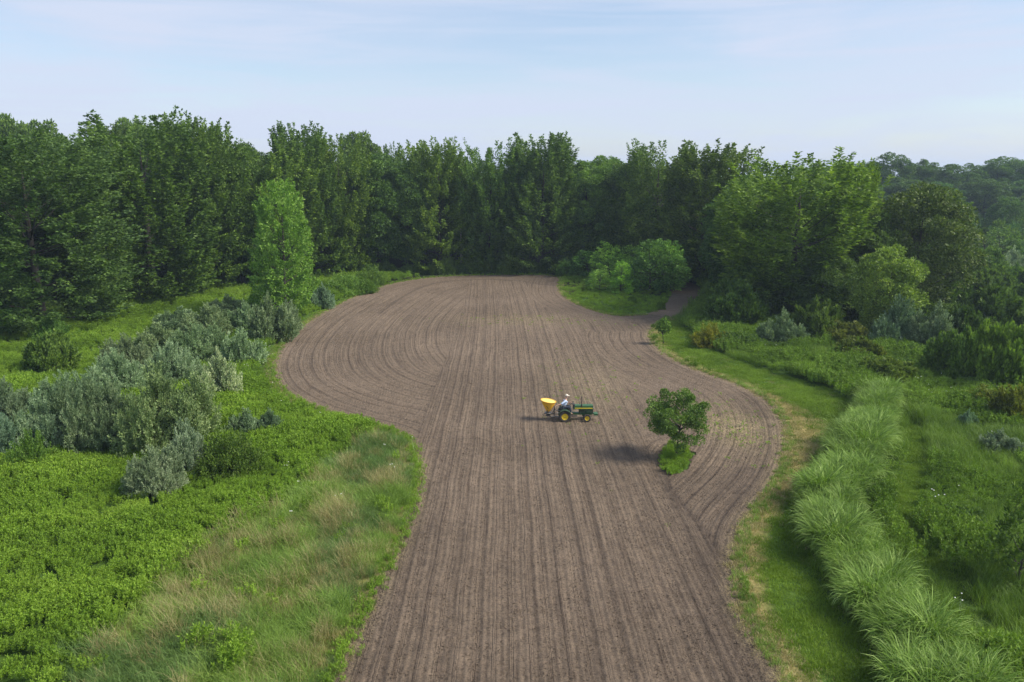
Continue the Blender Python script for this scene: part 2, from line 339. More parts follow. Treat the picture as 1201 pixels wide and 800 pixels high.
def build_road():
    x0, y0 = ROAD.min(0); x1, y1 = ROAD.max(0)
    Y, X = np.meshgrid(np.arange(y0, y1, 0.35), np.arange(x0, x1, 0.2), indexing='ij')
    Z = 0.03 + 0.03 * (vn(X, Y, 0.6) - 0.5) - 0.0
    V = np.stack([X, Y, Z + 0.006], -1).reshape(-1, 3); n, m = X.shape; i = np.arange(n * m).reshape(n, m)
    F = np.stack([i[:-1, :-1], i[:-1, 1:], i[1:, 1:], i[1:, :-1]], -1).reshape(-1, 4)
    cx, cy = X[:-1, :-1].ravel(), Y[:-1, :-1].ravel()
    F = F[inside(ROAD, cx, cy) & ~inside(FIELD, cx, cy)]
    me = mesh_np('dirt_track', V, F, M['tracksoil']); o = link(bpy.data.objects.new('dirt_track', me)); o['kind'] = 'structure'
build_road()

# ------------------------------------------------------------------ plants: leaves and stems
def nrm(a): return a / (np.linalg.norm(a, axis=-1, keepdims=True) + 1e-9)
def rdir(n): return nrm(rng.normal(size=(n, 3)))
def leaf_quads(p, d, ln, wd, flat=None):
    """diamond shaped leaves: p base, d direction"""
    n = len(p); d = nrm(d); ln = np.broadcast_to(ln, (n,))[:, None]; wd = np.broadcast_to(wd, (n,))[:, None]
    s = rdir(n)
    if flat is not None: s = nrm(s * (1 - flat) + np.array([0, 0, 1]) * 0 + np.cross(d, np.array([0, 0, 1.0])) * flat * np.sign(rng.random((n, 1)) - .5))
    s = nrm(np.cross(d, np.cross(s, d)))
    mid = p + d * ln * 0.5
    V = np.stack([p, mid + s * wd * 0.5, p + d * ln, mid - s * wd * 0.5], 1)
    return V
def build_leaves(name, V, mat):
    n = len(V); F = np.arange(n * 4).reshape(n, 4)
    return mesh_np(name, V.reshape(-1, 3), F, mat)
def tubes(segs, k=5):
    """segs: list of (p0, p1, r0, r1)"""
    V = []; F = []; b = 0
    for p0, p1, r0, r1 in segs:
        p0 = Vector(p0); p1 = Vector(p1); d = (p1 - p0).normalized()
        a = d.orthogonal().normalized(); c = d.cross(a)
        for p, r in ((p0, r0), (p1, r1)):
            for j in range(k):
                th = 2 * PI * j / k; V.append(p + (a * math.cos(th) + c * math.sin(th)) * r)
        for j in range(k): F.append((b + j, b + (j + 1) % k, b + k + (j + 1) % k, b + k + j))
        b += 2 * k
    return V, F
def path_tube(pts, radii, k=6):
    V = []; F = []; n = len(pts)
    for i, p in enumerate(pts):
        d = (Vector(pts[min(i + 1, n - 1)]) - Vector(pts[max(i - 1, 0)])).normalized()
        a = d.cross(Vector((0.31, 0.95, 0.05))).normalized(); c = d.cross(a)
        for j in range(k):
            th = 2 * PI * j / k; V.append(Vector(p) + (a * math.cos(th) + c * math.sin(th)) * radii[i])
    for i in range(n - 1):
        for j in range(k): F.append((i * k + j, i * k + (j + 1) % k, (i + 1) * k + (j + 1) % k, (i + 1) * k + j))
    return V, F
def join_vf(parts):
    V = []; F = []
    for v, f in parts:
        b = len(V); V += list(v); F += [tuple(i + b for i in q) for q in f]
    return V, F
def trunk_mesh(name, H, r, clear, tips, mat):
    bx, by = rng.normal(size=2) * 0.25
    pts = [(bx * math.sin(t * 3) * t, by * math.sin(t * 2.3) * t, H * t) for t in (0, .12, .25, .4, .55, .7, .85)]
    rad = [r * 1.35, r, r * .85, r * .7, r * .5, r * .3, r * .12]
    parts = [path_tube(pts, rad, 7)]
    for tip in tips:
        tip = Vector(tip); z0 = max(clear, min(tip.z * 0.72, tip.z - 0.6 * math.hypot(tip.x, tip.y)))
        t = z0 / H; base = Vector((bx * math.sin(t * 3) * t, by * math.sin(t * 2.3) * t, z0))
        mid = base.lerp(tip, .5) + Vector((0, 0, -0.04 * H * .3)); rr = max(0.03, r * (1 - t) * .5)
        parts.append(path_tube([base, mid, tip], [rr, rr * .6, rr * .2], 4))
    V, F = join_vf(parts)
    return mesh_np(name, np.array([tuple(v) for v in V]), F, mat, True)

def lobes(n=9):
    d = rdir(n); a = rng.uniform(0.06, 0.26, n)
    return d, a
def env_scale(dirs, lb):
    d, a = lb; dots = dirs @ d.T
    return 0.86 + (np.exp((dots - 1) * 7) * a).sum(1)
def plume_tree(H=20, R=4.6, n=250, per=85, leaf=0.42, prof='oval', base=0.04, up=1.3, mat='leaf', shoot=(1.6, 3.4)):
    lb = lobes(12)
    t = rng.beta(1.25, 1.0, n) if prof == 'oval' else rng.beta(1.0, 1.15, n)
    t = base + (0.97 - base) * t
    az = rng.uniform(0, 2 * PI, n)
    if prof == 'egg': r = np.sqrt(np.clip(1 - ((t - .36) / .64) ** 2, 0, 1)) ** 1.1
    elif prof == 'oval': r = np.where(t < .5, 1 - .22 * ((.5 - t) / .5) ** 2, 1) * np.sqrt(np.clip(1 - (np.maximum(t - 0.50, 0) / 0.52) ** 2, 0, 1)) ** 0.8 * (0.86 + 0.14 * (t < .55))
    elif prof == 'vase': r = np.where(t < .7, 0.62 + 0.5 * t, np.sqrt(np.clip(1 - ((t - .7) / .33) ** 2, 0, 1)) * .97)
    else: r = np.clip(1.02 - t, 0, 1) ** 0.62
    out = np.stack([np.cos(az), np.sin(az), np.zeros(n)], 1)
    dirs = nrm(np.stack([np.cos(az), np.sin(az), (t - .5) * 2], 1)); es = env_scale(dirs, lb)
    depth = rng.uniform(0.45, 1.0, n) ** 0.6
    p = out * (R * r * es * depth)[:, None]; p[:, 2] = t * H * (0.90 + 0.1 * np.minimum(es, 1.05))
    ln = rng.uniform(*shoot, n) * (0.75 + 0.4 * (t > .75))
    d = nrm(out * (1.15 - 0.75 * t)[:, None] + np.array([0, 0, 1.0]) * (up * (0.30 + 0.95 * t))[:, None] + rng.normal(size=(n, 3)) * 0.16)
    p = p - d * ln[:, None] * 0.45; p[:, 2] = np.maximum(p[:, 2], 0.15)
    tt = rng.uniform(0, 1, (n, per)) ** 0.85
    wd = 0.50 * (1 - tt ** 1.5 * 0.88)
    off = rng.normal(size=(n, per, 3)); off = off / np.linalg.norm(off, axis=-1, keepdims=True) * (wd * rng.uniform(.3, 1, (n, per)))[..., None]
    q = p[:, None] + d[:, None] * (tt * ln[:, None])[..., None] + off
    q[..., 2] += 0.10 * ln[:, None] * tt ** 2 - 0.1
    q = np.maximum(q, [-99, -99, 0.05])
    ld = nrm(off * 1.1 + d[:, None] * 0.45 + np.array([0, 0, -0.12]) + rng.normal(size=off.shape) * 0.25)
    V = leaf_quads(q.reshape(-1, 3), ld.reshape(-1, 3), rng.uniform(.7, 1.25, n * per) * leaf, rng.uniform(.7, 1.2, n * per) * leaf * .58)
    V[..., 2] = np.maximum(V[..., 2], 0.02)
    tips = (p + d * ln[:, None] * .4)[rng.choice(n, 26, False)]
    return build_leaves('crown', V, M[mat]), trunk_mesh('trunk', H, 0.024 * H * .6, H * .06, tips, M['bark'])
def round_tree(H=20, R=5.2, n=120, per=190, leaf=0.44, base=0.05, mat='leaf', crad=(0.9, 1.7), clear=0.1, flat=0.8, fill=0.45):
    lb = lobes(10)
    u = rdir(n); u[:, 2] = u[:, 2] * .95
    if H < 5: u[:, 2] = np.where(u[:, 2] > .35, u[:, 2] - .35 * rng.random(n), u[:, 2]); u = nrm(u)
    cz = H * (base + 1) / 2; hz = H * (1 - base) / 2
    es = env_scale(u, lb); dep = rng.uniform(fill, 1.0, n) ** 0.5
    cr = rng.uniform(*crad, n)
    sr = np.sqrt(np.clip(1 - np.abs(u[:, 2]) ** 2.6, 0, 1)) / (np.sqrt(np.clip(1 - u[:, 2] ** 2, 1e-4, 1)))
    c = np.stack([u[:, 0] * sr * (R - .7 * cr) * es * dep, u[:, 1] * sr * (R - .7 * cr) * es * dep, cz + u[:, 2] * (hz - cr * .8) * dep * (.92 + .1 * es)], 1)
    o = rng.normal(size=(n, per, 3)); o[..., 2] += 0.35; o = o / np.linalg.norm(o, axis=-1, keepdims=True)
    rr = cr[:, None] * rng.uniform(.35, 1.05, (n, per)) ** .5
    q = c[:, None] + o * rr[..., None] * np.array([1, 1, flat])
    ld = nrm(o * .9 + rng.normal(size=o.shape) * .55 + np.array([0, 0, -0.15]))
    q[..., 2] = np.maximum(q[..., 2], 0.1)
    V = leaf_quads(q.reshape(-1, 3), ld.reshape(-1, 3), rng.uniform(.65, 1.25, n * per) * leaf, rng.uniform(.7, 1.2, n * per) * leaf * .62)
    V[..., 2] = np.maximum(V[..., 2], 0.02)
    tips = c[rng.choice(n, min(24, n), False)]
    return build_leaves('crown', V, M[mat]), trunk_mesh('trunk', H * .96, 0.014 * H, H * clear, tips, M['bark'])
def shrub(R=2.0, H=2.6, n=170, per=62, leaf=0.17, ratio=0.42, mat='silver', upb=0.5, spread=1.0, thick=0.16, jag=0.25):
    """shrub of arching shoots: fills a dome, outer shoots stick out of it"""
    lb = lobes(7); u = rdir(n); u[:, 2] = np.abs(u[:, 2]) ** .75; u = nrm(u)
    es = env_scale(u, lb) + rng.normal(size=n) * jag * .25
    dep = rng.uniform(.3, 1.0, n) ** .45
    tip = u * np.array([R, R, H * .97]) * (es * dep)[:, None]
    tip[:, 2] = np.maximum(tip[:, 2], 0.25)
    ln = rng.uniform(.6, 1.15, n) * min(R, H) * .55
    d = nrm(u * np.array([1, 1, .6]) * spread + np.array([0, 0, upb]) + rng.normal(size=(n, 3)) * .22)
    st = tip - d * ln[:, None]; st[:, 2] = np.maximum(st[:, 2], .05)
    tt = rng.uniform(0, 1, (n, per))
    off = rng.normal(size=(n, per, 3)); off = off / np.linalg.norm(off, axis=-1, keepdims=True)
    q = st[:, None] + (tip - st)[:, None] * tt[..., None] + off * (thick * (1.15 - .7 * tt) * rng.uniform(.2, 1, (n, per)))[..., None] * (R / 2)
    ld = nrm(off * .8 + d[:, None] * .7 + rng.normal(size=off.shape) * .25)
    V = leaf_quads(q.reshape(-1, 3), ld.reshape(-1, 3), rng.uniform(.7, 1.3, n * per) * leaf, rng.uniform(.7, 1.2, n * per) * leaf * ratio)
    V[..., 2] = np.maximum(V[..., 2], 0.015)
    segs = []
    for i in rng.choice(n, 22, False):
        e = Vector(tip[i]) * .8; m = Vector((e.x * .35, e.y * .35, e.z * .6)); segs += [((0.08 * u[i, 0], 0.08 * u[i, 1], -0.03), m, .03, .018), (m, e, .018, .006)]
    tv, tf = tubes(segs, 4)
    return build_leaves('foliage', V, M[mat]), mesh_np('stems', np.array([tuple(v) for v in tv]), tf, M['twig'])

def mounded(R=2.0, H=2.4, k=7, n=60, per=80, leaf=.13, ratio=.42, mat='silver', thick=.14, upb=.5):
    '''a shrub made of several domes of shoots, with shade between them'''
    Vs = []; segs = []
    for j in range(k):
        a = 2 * PI * j / max(k - 1, 1) + rng.normal() * .3; q = 0 if j == 0 else R * rng.uniform(.42, .62)
        r = R * rng.uniform(.40, .55); h = H * (rng.uniform(.9, 1.0) if j == 0 else rng.uniform(.55, .9)); c = np.array([math.cos(a) * q, math.sin(a) * q, 0])
        u = rdir(n); u[:, 2] = np.abs(u[:, 2]) ** .6; u = nrm(u); dep = rng.uniform(.6, 1.0, n) ** .5 * (1 + rng.normal(size=n) * .045)
        tip = c + u * np.array([r, r, h]) * dep[:, None]; tip[:, 2] = np.maximum(tip[:, 2], .2)
        d = nrm(u * np.array([1, 1, .7]) + np.array([0, 0, upb]) + rng.normal(size=(n, 3)) * .2); ln = rng.uniform(.5, .95, n) * r
        st = tip - d * ln[:, None]; st[:, 2] = np.maximum(st[:, 2], .05); tt = rng.uniform(0, 1, (n, per)) ** .8
        off = rng.normal(size=(n, per, 3)); off = off / np.linalg.norm(off, axis=-1, keepdims=True)
        p = st[:, None] + (tip - st)[:, None] * tt[..., None] + off * (thick * (1.1 - .75 * tt) * rng.uniform(.2, 1, (n, per)))[..., None]
        ld = nrm(off * .7 + d[:, None] * .9 + rng.normal(size=off.shape) * .2)
        Vs.append(leaf_quads(p.reshape(-1, 3), ld.reshape(-1, 3), rng.uniform(.7, 1.3, n * per) * leaf, rng.uniform(.7, 1.2, n * per) * leaf * ratio))
        for i in rng.choice(n, 5, False):
            e = Vector(tip[i]) * .85; m = Vector((c[0] * .6, c[1] * .6, e.z * .5)); segs += [((0.05, 0.03, -0.03), m, .03, .018), (m, e, .018, .006)]
    V = np.concatenate(Vs); V[..., 2] = np.maximum(V[..., 2], 0.015); tv, tf = tubes(segs, 4)
    return build_leaves('foliage', V, M[mat]), mesh_np('stems', np.array([tuple(v) for v in tv]), tf, M['twig'])
KIND = {}
KIND['plume'] = [plume_tree(20, 4.7, 460, 105, leaf=.30, prof=p, up=u, shoot=(1.8, 4.0)) for p, u in (('oval', 1.5), ('vase', 1.9), ('oval', 1.2), ('vase', 1.5))]
KIND['round'] = [round_tree(20, 5.2, 170, 260, leaf=.31, crad=(.7, 1.5), base=.02), round_tree(20, 5, 200, 230, leaf=.30, crad=(.6, 1.3), base=.04), round_tree(20, 5.5, 150, 290, leaf=.32, crad=(.8, 1.8), base=.03)]
KIND['feather'] = [plume_tree(20, 6.0, 900, 85, leaf=.25, prof='cone', up=.45, shoot=(1.3, 3.0)), plume_tree(20, 5.5, 800, 85, leaf=.25, prof='oval', up=.5, shoot=(1.3, 2.8))]
KIND['poplar'] = [plume_tree(14, 3.3, 330, 75, leaf=.27, prof='egg', up=.9, mat='poplar', shoot=(1.0, 2.0))]
KIND['oak'] = [round_tree(16, 6.4, 150, 180, leaf=.36, crad=(.8, 1.7), base=.02), round_tree(12, 4.6, 120, 170, leaf=.32, crad=(.6, 1.2), base=.02)]
KIND['high'] = [round_tree(20, 6, 90, 210, leaf=.5, crad=(1.2, 2.2), base=.35, clear=.3), round_tree(20, 6, 80, 210, leaf=.5, crad=(1.0, 2.1), base=.3, clear=.3)]
KIND['fieldtree'] = [round_tree(3.9, 1.95, 84, 190, leaf=.115, crad=(.2, .5), base=.07, clear=.10, flat=.65, fill=.15)]
KIND['small'] = [round_tree(1.6, .45, 26, 60, leaf=.13, crad=(.12, .25), base=.35, clear=.3)]
KIND['silver'] = [mounded(2, 2.4, 5, 75, 75, upb=.2), mounded(2, 2.3, 6, 70, 75, upb=.3), mounded(2, 2.5, 4, 80, 75, upb=.4), mounded(2, 2.2, 6, 70, 75, upb=.15)]
KIND['bigsilver'] = [mounded(2, 2.4, 9, 95, 85, leaf=.085, thick=.09, upb=.15), mounded(2, 2.4, 8, 105, 85, leaf=.085, thick=.09, upb=.3)]
KIND['bush'] = [mounded(2, 2.2, 6, 60, 70, leaf=.17, ratio=.55, mat='leaf', thick=.2, upb=.3), mounded(2, 2.5, 5, 65, 70, leaf=.18, ratio=.5, mat='leaf', thick=.2, upb=.7), mounded(2, 2.1, 7, 55, 70, leaf=.16, ratio=.6, mat='leaf', thick=.22, upb=.2)]
KIND['lightbush'] = [shrub(2, 2.4, 280, 80, leaf=.12, ratio=.5, mat='poplar', upb=.8, thick=.16, jag=.5), shrub(2, 1.8, 260, 75, leaf=.12, ratio=.5, mat='poplar', thick=.25)]
KIND['sapling'] = [plume_tree(5, 1.5, 70, 48, leaf=.25, prof='egg', up=1.2, mat='leaf', shoot=(.7, 1.7)), plume_tree(5, 1.3, 62, 48, leaf=.24, prof='egg', up=1.4, mat='leaf', shoot=(.5, 1.0))]
DIM = {'plume': (20, 4.9), 'round': (20, 5.4), 'feather': (20, 5.8), 'poplar': (14, 3.2), 'high': (20, 6), 'fieldtree': (3.9, 1.75), 'small': (1.6, .45),
       'silver': (2.3, 1.85), 'bigsilver': (2.2, 1.85), 'bush': (2.1, 1.8), 'lightbush': (2.0, 1.8), 'sapling': (5, 1.5)}
_cnt = {}
def place(kind, x, y, h, w, name, label, cat, group, tint=(1, 1, 1), var=None, rz=None):
    i = _cnt.get(kind, 0); _cnt[kind] = i + 1
    vs = KIND[kind]; v = (i if var is None else var) % len(vs); fol, stem = vs[v]
    dh, dr = {('oak', 0): (16, 6.4), ('oak', 1): (12, 4.6)}.get((kind, v), DIM.get(kind))
    r = empty(name, (x, y, 0), rng.uniform(0, 2 * PI) if rz is None else rz)
    r.scale = (w / 2 / dr, w / 2 / dr, h / dh); tag(r, label, cat, group)
    a = bpy.data.objects.new(stem.name.split('.')[0], stem); link(a, r)
    b = bpy.data.objects.new(fol.name.split('.')[0], fol); link(b, r)
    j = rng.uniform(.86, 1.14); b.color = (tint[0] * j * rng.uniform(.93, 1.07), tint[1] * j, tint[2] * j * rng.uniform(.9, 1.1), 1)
    return r
ORD = ['first','second','third','fourth','fifth','sixth','seventh','eighth','ninth','tenth','eleventh','twelfth','thirteenth','fourteenth','fifteenth','sixteenth','seventeenth','eighteenth','nineteenth','twentieth']
TENS = {2: 'twenty', 3: 'thirty', 4: 'forty', 5: 'fifty', 6: 'sixty', 7: 'seventy', 8: 'eighty', 9: 'ninety'}
def ordw(i):                                    # 0 -> first
    if i < 20: return ORD[i]
    n = i + 1; t, u = divmod(n, 10)
    if t >= 10: return 'one hundred and ' + ordw(i - 100)
    return (TENS[t][:-1] + 'ieth') if u == 0 else TENS[t] + '-' + ORD[u - 1]

# ------------------------------------------------------------------ forest edge, front row: (column, foot row, top row, width in px, kind, tint, words)
front = [
 (-75,400,150,170,'feather',(.72,.80,.95),'dark feathery tree partly outside the frame'),
 (50,384,158,165,'feather',(.78,.86,.98),'broad dark tree with drooping feathery sprays'),
 (132,362,188,52,'plume',(1.35,1.35,.75),'slim yellowish green tree squeezed between two dark crowns'),
 (180,352,134,125,'plume',(.85,.90,.90),'tall dense dark green tree'),
 (238,342,140,75,'plume',(.95,1.0,.95),'tree with upright spiky leader shoots'),
 (285,336,158,70,'round',(.9,.95,.9),'rounded mid green tree behind the bright poplar'),
 (318,333,172,85,'plume',(1.05,1.05,.9),'fan shaped tree with feathery upright shoots'),
 (362,327,152,70,'plume',(1.0,1.0,.85),'tall tree with fresh green plumes and pale trunks'),
 (402,323,160,66,'plume',(1.15,1.1,.85),'upright lighter green tree at the left end of the field'),
 (445,320,168,62,'round',(.85,.92,.95),'dense tree with bulging side boughs'),
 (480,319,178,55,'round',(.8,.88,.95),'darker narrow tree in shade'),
 (516,318,165,68,'plume',(1.1,1.08,.85),'tree with broad light green upright top'),
 (575,318,168,64,'plume',(.9,.95,.95),'tree right beside the bare pale trunk'),
 (634,318,163,80,'plume',(.9,.98,.95),'tree with a spiky star shaped top above its neighbours'),
 (606,317.5,205,48,'round',(.8,.9,1.0),'lower dark tree filling the gap between two plumed crowns'),
 (684,317.5,176,60,'round',(.95,1.0,.9),'rounded tree above the small saplings'),
 (722,318,182,56,'round',(.8,.88,.95),'dark tree behind the sapling group'),
 (768,320,168,80,'plume',(.95,1.0,.9),'tall tree with several spiky tops behind the track mouth'),
 (822,332,170,90,'plume',(1.15,1.12,.85),'broad fresh green tree over the bend of the dirt track'),
 (860,352,205,70,'round',(.75,.85,.95),'dark low branched tree on the right bank of the track'),
 (925,372,182,135,'plume',(1.2,1.15,.8),'big sunlit maple with fan of upright shoots right of the track'),
 (985,370,196,60,'plume',(1.15,1.1,.8),'sunlit side crown hugging the big maple'),
]
front.sort(key=lambda a: a[0])
for i, (px, by, ty, w, k, tint, words) in enumerate(front):
    x, y = G(px, by); place(k, x, y, height_at(y, ty) * (.96 if k != 'feather' else .98), 1.38 * w * mpp(x, y), 'forest_tree', words, 'tree', 'trees along the front of the forest', tint)
x, y = G(541, 318.5)
# bare pale trunk standing in front of the wood
r = empty('dead_tree', (x, y, 0)); tag(r, 'bare straight pale trunk standing at the forest edge behind the field centre', 'dead tree')
V, F = join_vf([path_tube([(0, 0, -.05), (.05, .05, 5), (-.05, 0, 10), (.1, 0, 15.5)], [.24, .18, .13, .04], 7), path_tube([(0, 0, 9), (.7, -.2, 10.2)], [.05, .02], 4), path_tube([(0, 0, 12), (-.6, -.1, 13)], [.04, .015], 4)])
link(bpy.data.objects.new('trunk', mesh_np('trunk', np.array([tuple(v) for v in V]), F, plain('pale_bark', (.42, .38, .30), .9))), r)
# understorey along the wood and the deeper rows
back = []
SKY_X = [-60,0,30,70,100,130,170,200,240,290,345,400,430,480,520,560,600,640,690,740,780,830,870,900,1000]
SKY_T = [140,132,126,138,165,160,132,150,140,155,150,160,150,170,168,172,182,170,176,182,170,178,190,186,192]
for row, (dy, step) in enumerate(((9, 44), (19, 50), (31, 62))):
    px = -110 + row * 15
    while px < 985:
        bx, by_ = G(px, np.interp(px, [-100, 0, 250, 400, 640, 800, 860, 1000], [392, 375, 333, 319, 316.5, 320, 345, 368]))
        Y = by_ + dy + rng.uniform(-1.5, 1.5); X = bx * Y / by_
        t = np.interp(px, SKY_X, SKY_T) + rng.uniform(1, 20)
        back.append((px, X, Y, height_at(Y, t), rng.choice(['round', 'plume', 'round', 'round'])))
        px += step * rng.uniform(.8, 1.2) * 115 / (Y + 5)
peak = {30: 124, 70: 134, 175: 130, 427: 149, 210: 148}
for i, (px, X, Y, h, k) in enumerate(sorted(back)):
    s = rng.uniform(.78, 1.0)
    place(k, X, Y, h * .93, rng.uniform(10, 13.5), 'forest_tree', f'dark green tree inside the forest, {ordw(i)} from the left behind the front row', 'tree', 'trees behind the front row of the forest', (s, s * 1.05, s))
for px, t, words in ((28,126,'tall round topped tree rising above the left corner of the forest'), (70,136,'narrow tree tip rising beside the tall left corner tree'), (172,131,'lobed crown peeping over the dense tree on the left'), (428,150,'round lobed crown rising above the plumed trees'), (712,177,'small hazy crown peeping over the forest centre')):
    Y = 158.; X = (px - 600.5) * mpp(0, Y); place('high', X, Y, height_at(Y, t), 10.5, 'forest_tree', words, 'tree', 'crowns rising above the forest', (.95, 1, .95))
# dim bushes at the foot of the wood
ub = []
px = -60
while px < 880:
    by_ = np.interp(px, [-100, 0, 120, 250, 400, 640, 800, 860, 900], [402, 390, 362, 337, 321.5, 320, 322, 349, 368]) + rng.uniform(-1, 1.0)
    if not (770 < px < 835): ub.append((px, by_))
    px += rng.uniform(15, 27)
for i, (px, by_) in enumerate(ub):
    x, y = G(px, by_); s = rng.uniform(.8, 1.25)
    place('bush', x, y, rng.uniform(1.6, 3.6), rng.uniform(3, 4.6), 'bush', f'dim leafy bush at the foot of the forest, {ordw(i)} from the left', 'bush', 'bushes at the foot of the forest', (s, s, s * 1.1))
# ------------------------------------------------------------------ far hazy wood on the right
far = [(985,262,188,46),(1015,262,186,48),(1040,262,177,52),(1068,262,192,44),(1078,262,183,30),(1105,262,189,50),(1135,262,190,44),(1160,262,182,50),(1190,262,181,52),(1225,262,183,55),(1265,262,185,55),
       (1050,268,205,46),(1100,268,212,50),(1150,268,205,50),(1200,268,208,56),(1245,268,205,55),(1010,268,208,46), (955,262,190,46)]
far += [(px_, 270, rng.uniform(196, 206), 50) for px_ in range(960, 1290, 30)]
far.sort()
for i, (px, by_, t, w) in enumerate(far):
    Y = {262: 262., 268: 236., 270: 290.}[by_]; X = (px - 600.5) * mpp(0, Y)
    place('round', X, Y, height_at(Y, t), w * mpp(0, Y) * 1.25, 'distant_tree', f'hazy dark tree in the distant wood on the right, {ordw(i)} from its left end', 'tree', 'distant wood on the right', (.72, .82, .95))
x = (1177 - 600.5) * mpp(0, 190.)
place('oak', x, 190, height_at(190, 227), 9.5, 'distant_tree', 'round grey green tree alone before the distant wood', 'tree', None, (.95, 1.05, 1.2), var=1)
# ------------------------------------------------------------------ named trees and shrubs of the right side
def at(kind, px, by_, ty, w, name, label, cat, group=None, tint=(1, 1, 1), var=None):
    x, y = G(px, by_); return place(kind, x, y, height_at(y, ty), w * mpp(x, y), name, label, cat, group, tint, var)
at('oak', 1068, 372, 208, 135, 'oak_tree', 'tall dark oak with yellowish leaf clusters right of the sunlit maple', 'tree', None, (.95,.82,.95), 0)
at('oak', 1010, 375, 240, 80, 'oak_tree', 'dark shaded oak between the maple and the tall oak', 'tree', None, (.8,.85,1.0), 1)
at('oak', 1038, 398, 282, 88, 'oak_tree', 'smaller lighter oak standing in front of the tall dark oak', 'tree', None, (1.35,1.2,1.1), 1)
at('round', 895, 372, 265, 80, 'low_tree', 'dark leafy low tree below the sunlit maple', 'tree', None, (.85,.92,1.0))
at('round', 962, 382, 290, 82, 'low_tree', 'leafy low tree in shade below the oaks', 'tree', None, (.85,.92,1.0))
at('poplar', 335, 371, 214, 70, 'poplar_tree', 'bright green young poplar in front of the dark forest on the left', 'tree', None, (1.2,1.12,1.05))
at('fieldtree', 793, 537, 452, 68, 'field_tree', 'small dark leafy tree standing alone inside the tilled field', 'tree', None, (1.35,1.35,1.3))
at('small', 778, 404, 373, 17, 'young_tree', 'tiny round headed tree on a thin stem at the field corner', 'tree', None, (.85,.95,.9))
sap = [('sapling',665,324,306,22,(1.0,1.1,1.1),0,'pale small sapling at the left end of the grass wedge'),
 ('sapling',703,341,318,24,(1.3,1.3,1.2),0,'grey green sapling left of the bright one on the grass wedge'),
 ('sapling',728,345,308,28,(1.25,1.35,1.0),1,'bright green sapling in the middle of the grass wedge'),
 ('sapling',716,331,288,42,(1.3,1.3,1.1),0,'broad sapling behind the bright one'),
 ('sapling',745,331,291,44,(1.15,1.2,1.1),0,'light green sapling beside the dark ones'),
 ('sapling',762,343,286,40,(.8,.95,1.0),0,'tall dark sapling at the right end of the grass wedge'),
 ('sapling',778,341,285,42,(.85,1.0,1.1),0,'dark sapling overhanging the dirt track'),
 ('sapling',788,331,288,40,(.8,.95,1.0),0,'sapling behind the bend of the dirt track'),
 ('sapling',690,325,296,36,(.85,1.0,1.1),0,'dim sapling at the foot of the forest by the wedge')]
for k, px, b, t, w, tint, v, words in sap: at(k, px, b, t, w * 1.1, 'sapling', words, 'young tree', 'saplings on and behind the grass wedge', tuple(1.5 * q for q in tint), v)
at('bush', 742, 356, 346, 11, 'small_bush', 'little dark bush in the open grass of the wedge', 'bush'); at('bush', 775, 363, 354, 12, 'small_bush', 'little dark bush at the right tip of the wedge', 'bush')
at('bush', 686, 344, 338, 7, 'small_bush', 'tiny dark plant at the left of the wedge', 'bush')
shr = [('silver',843,370,343,36,(1.25,1.25,1.2),'round silvery bush beside the end of the dirt track'),
 ('lightbush',832,406,381,46,(1.6,.95,.6),'yellow brown low bush in the tall grass right of the field corner'),
 ('bush',882,378,357,54,(1.5,1.0,1.1),'brownish green spreading bush behind the silvery round one'),
 ('silver',917,405,361,56,(.95,1.0,.98),'grey silvery bush below the sunlit maple'),
 ('bush',955,402,352,62,(1,1,1),'dark leafy bush right of the grey silvery bush'),
 ('silver',1050,408,345,70,(.78,.86,.8),'large silvery bush under the smaller oak'),
 ('silver',1098,412,345,75,(.75,.83,.8),'large dull silvery bush right of the one under the oak'),
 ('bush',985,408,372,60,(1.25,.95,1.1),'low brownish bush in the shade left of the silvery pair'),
 ('bush',1010,425,392,60,(1.2,1.0,1.0),'low olive bush at the edge of the weeds'),
 ('bush',1040,448,420,70,(1.25,1.05,1.0),'low dull bush above the top end of the tall grass row'),
 ('bush',1168,455,366,70,(1.25,1.3,1.0),'fresh green bush at the right edge'),
 ('bush',1125,445,378,70,(1.1,1.1,1.0),'dark green bush between silvery and fresh green bushes'),
 ('silver',1172,533,503,52,(.95,1.0,1.1),'grey silvery low bush alone in the weeds at the right edge'),
 ('silver',1134,502,478,22,(.9,1.0,1.05),'small silvery plant left of the grey low bush'),
 ('bush',1190,498,455,60,(1.4,1.0,.8),'olive bush with yellowish tips at the right edge'),
 ('bush',1150,478,450,54,(1.3,1.0,.9),'reddish olive low bush in the weeds on the right'),
 ('sapling',1193,690,575,62,(1.0,1.0,.9),'thin leafy sapling rising from the weeds at the right edge')]
for k, px, b, t, w, tint, words in shr: at(k, px, b, t, w, 'shrub' if k != 'sapling' else 'sapling', words, 'bush', 'shrubs right of the field' if k != 'sapling' else None, tint)
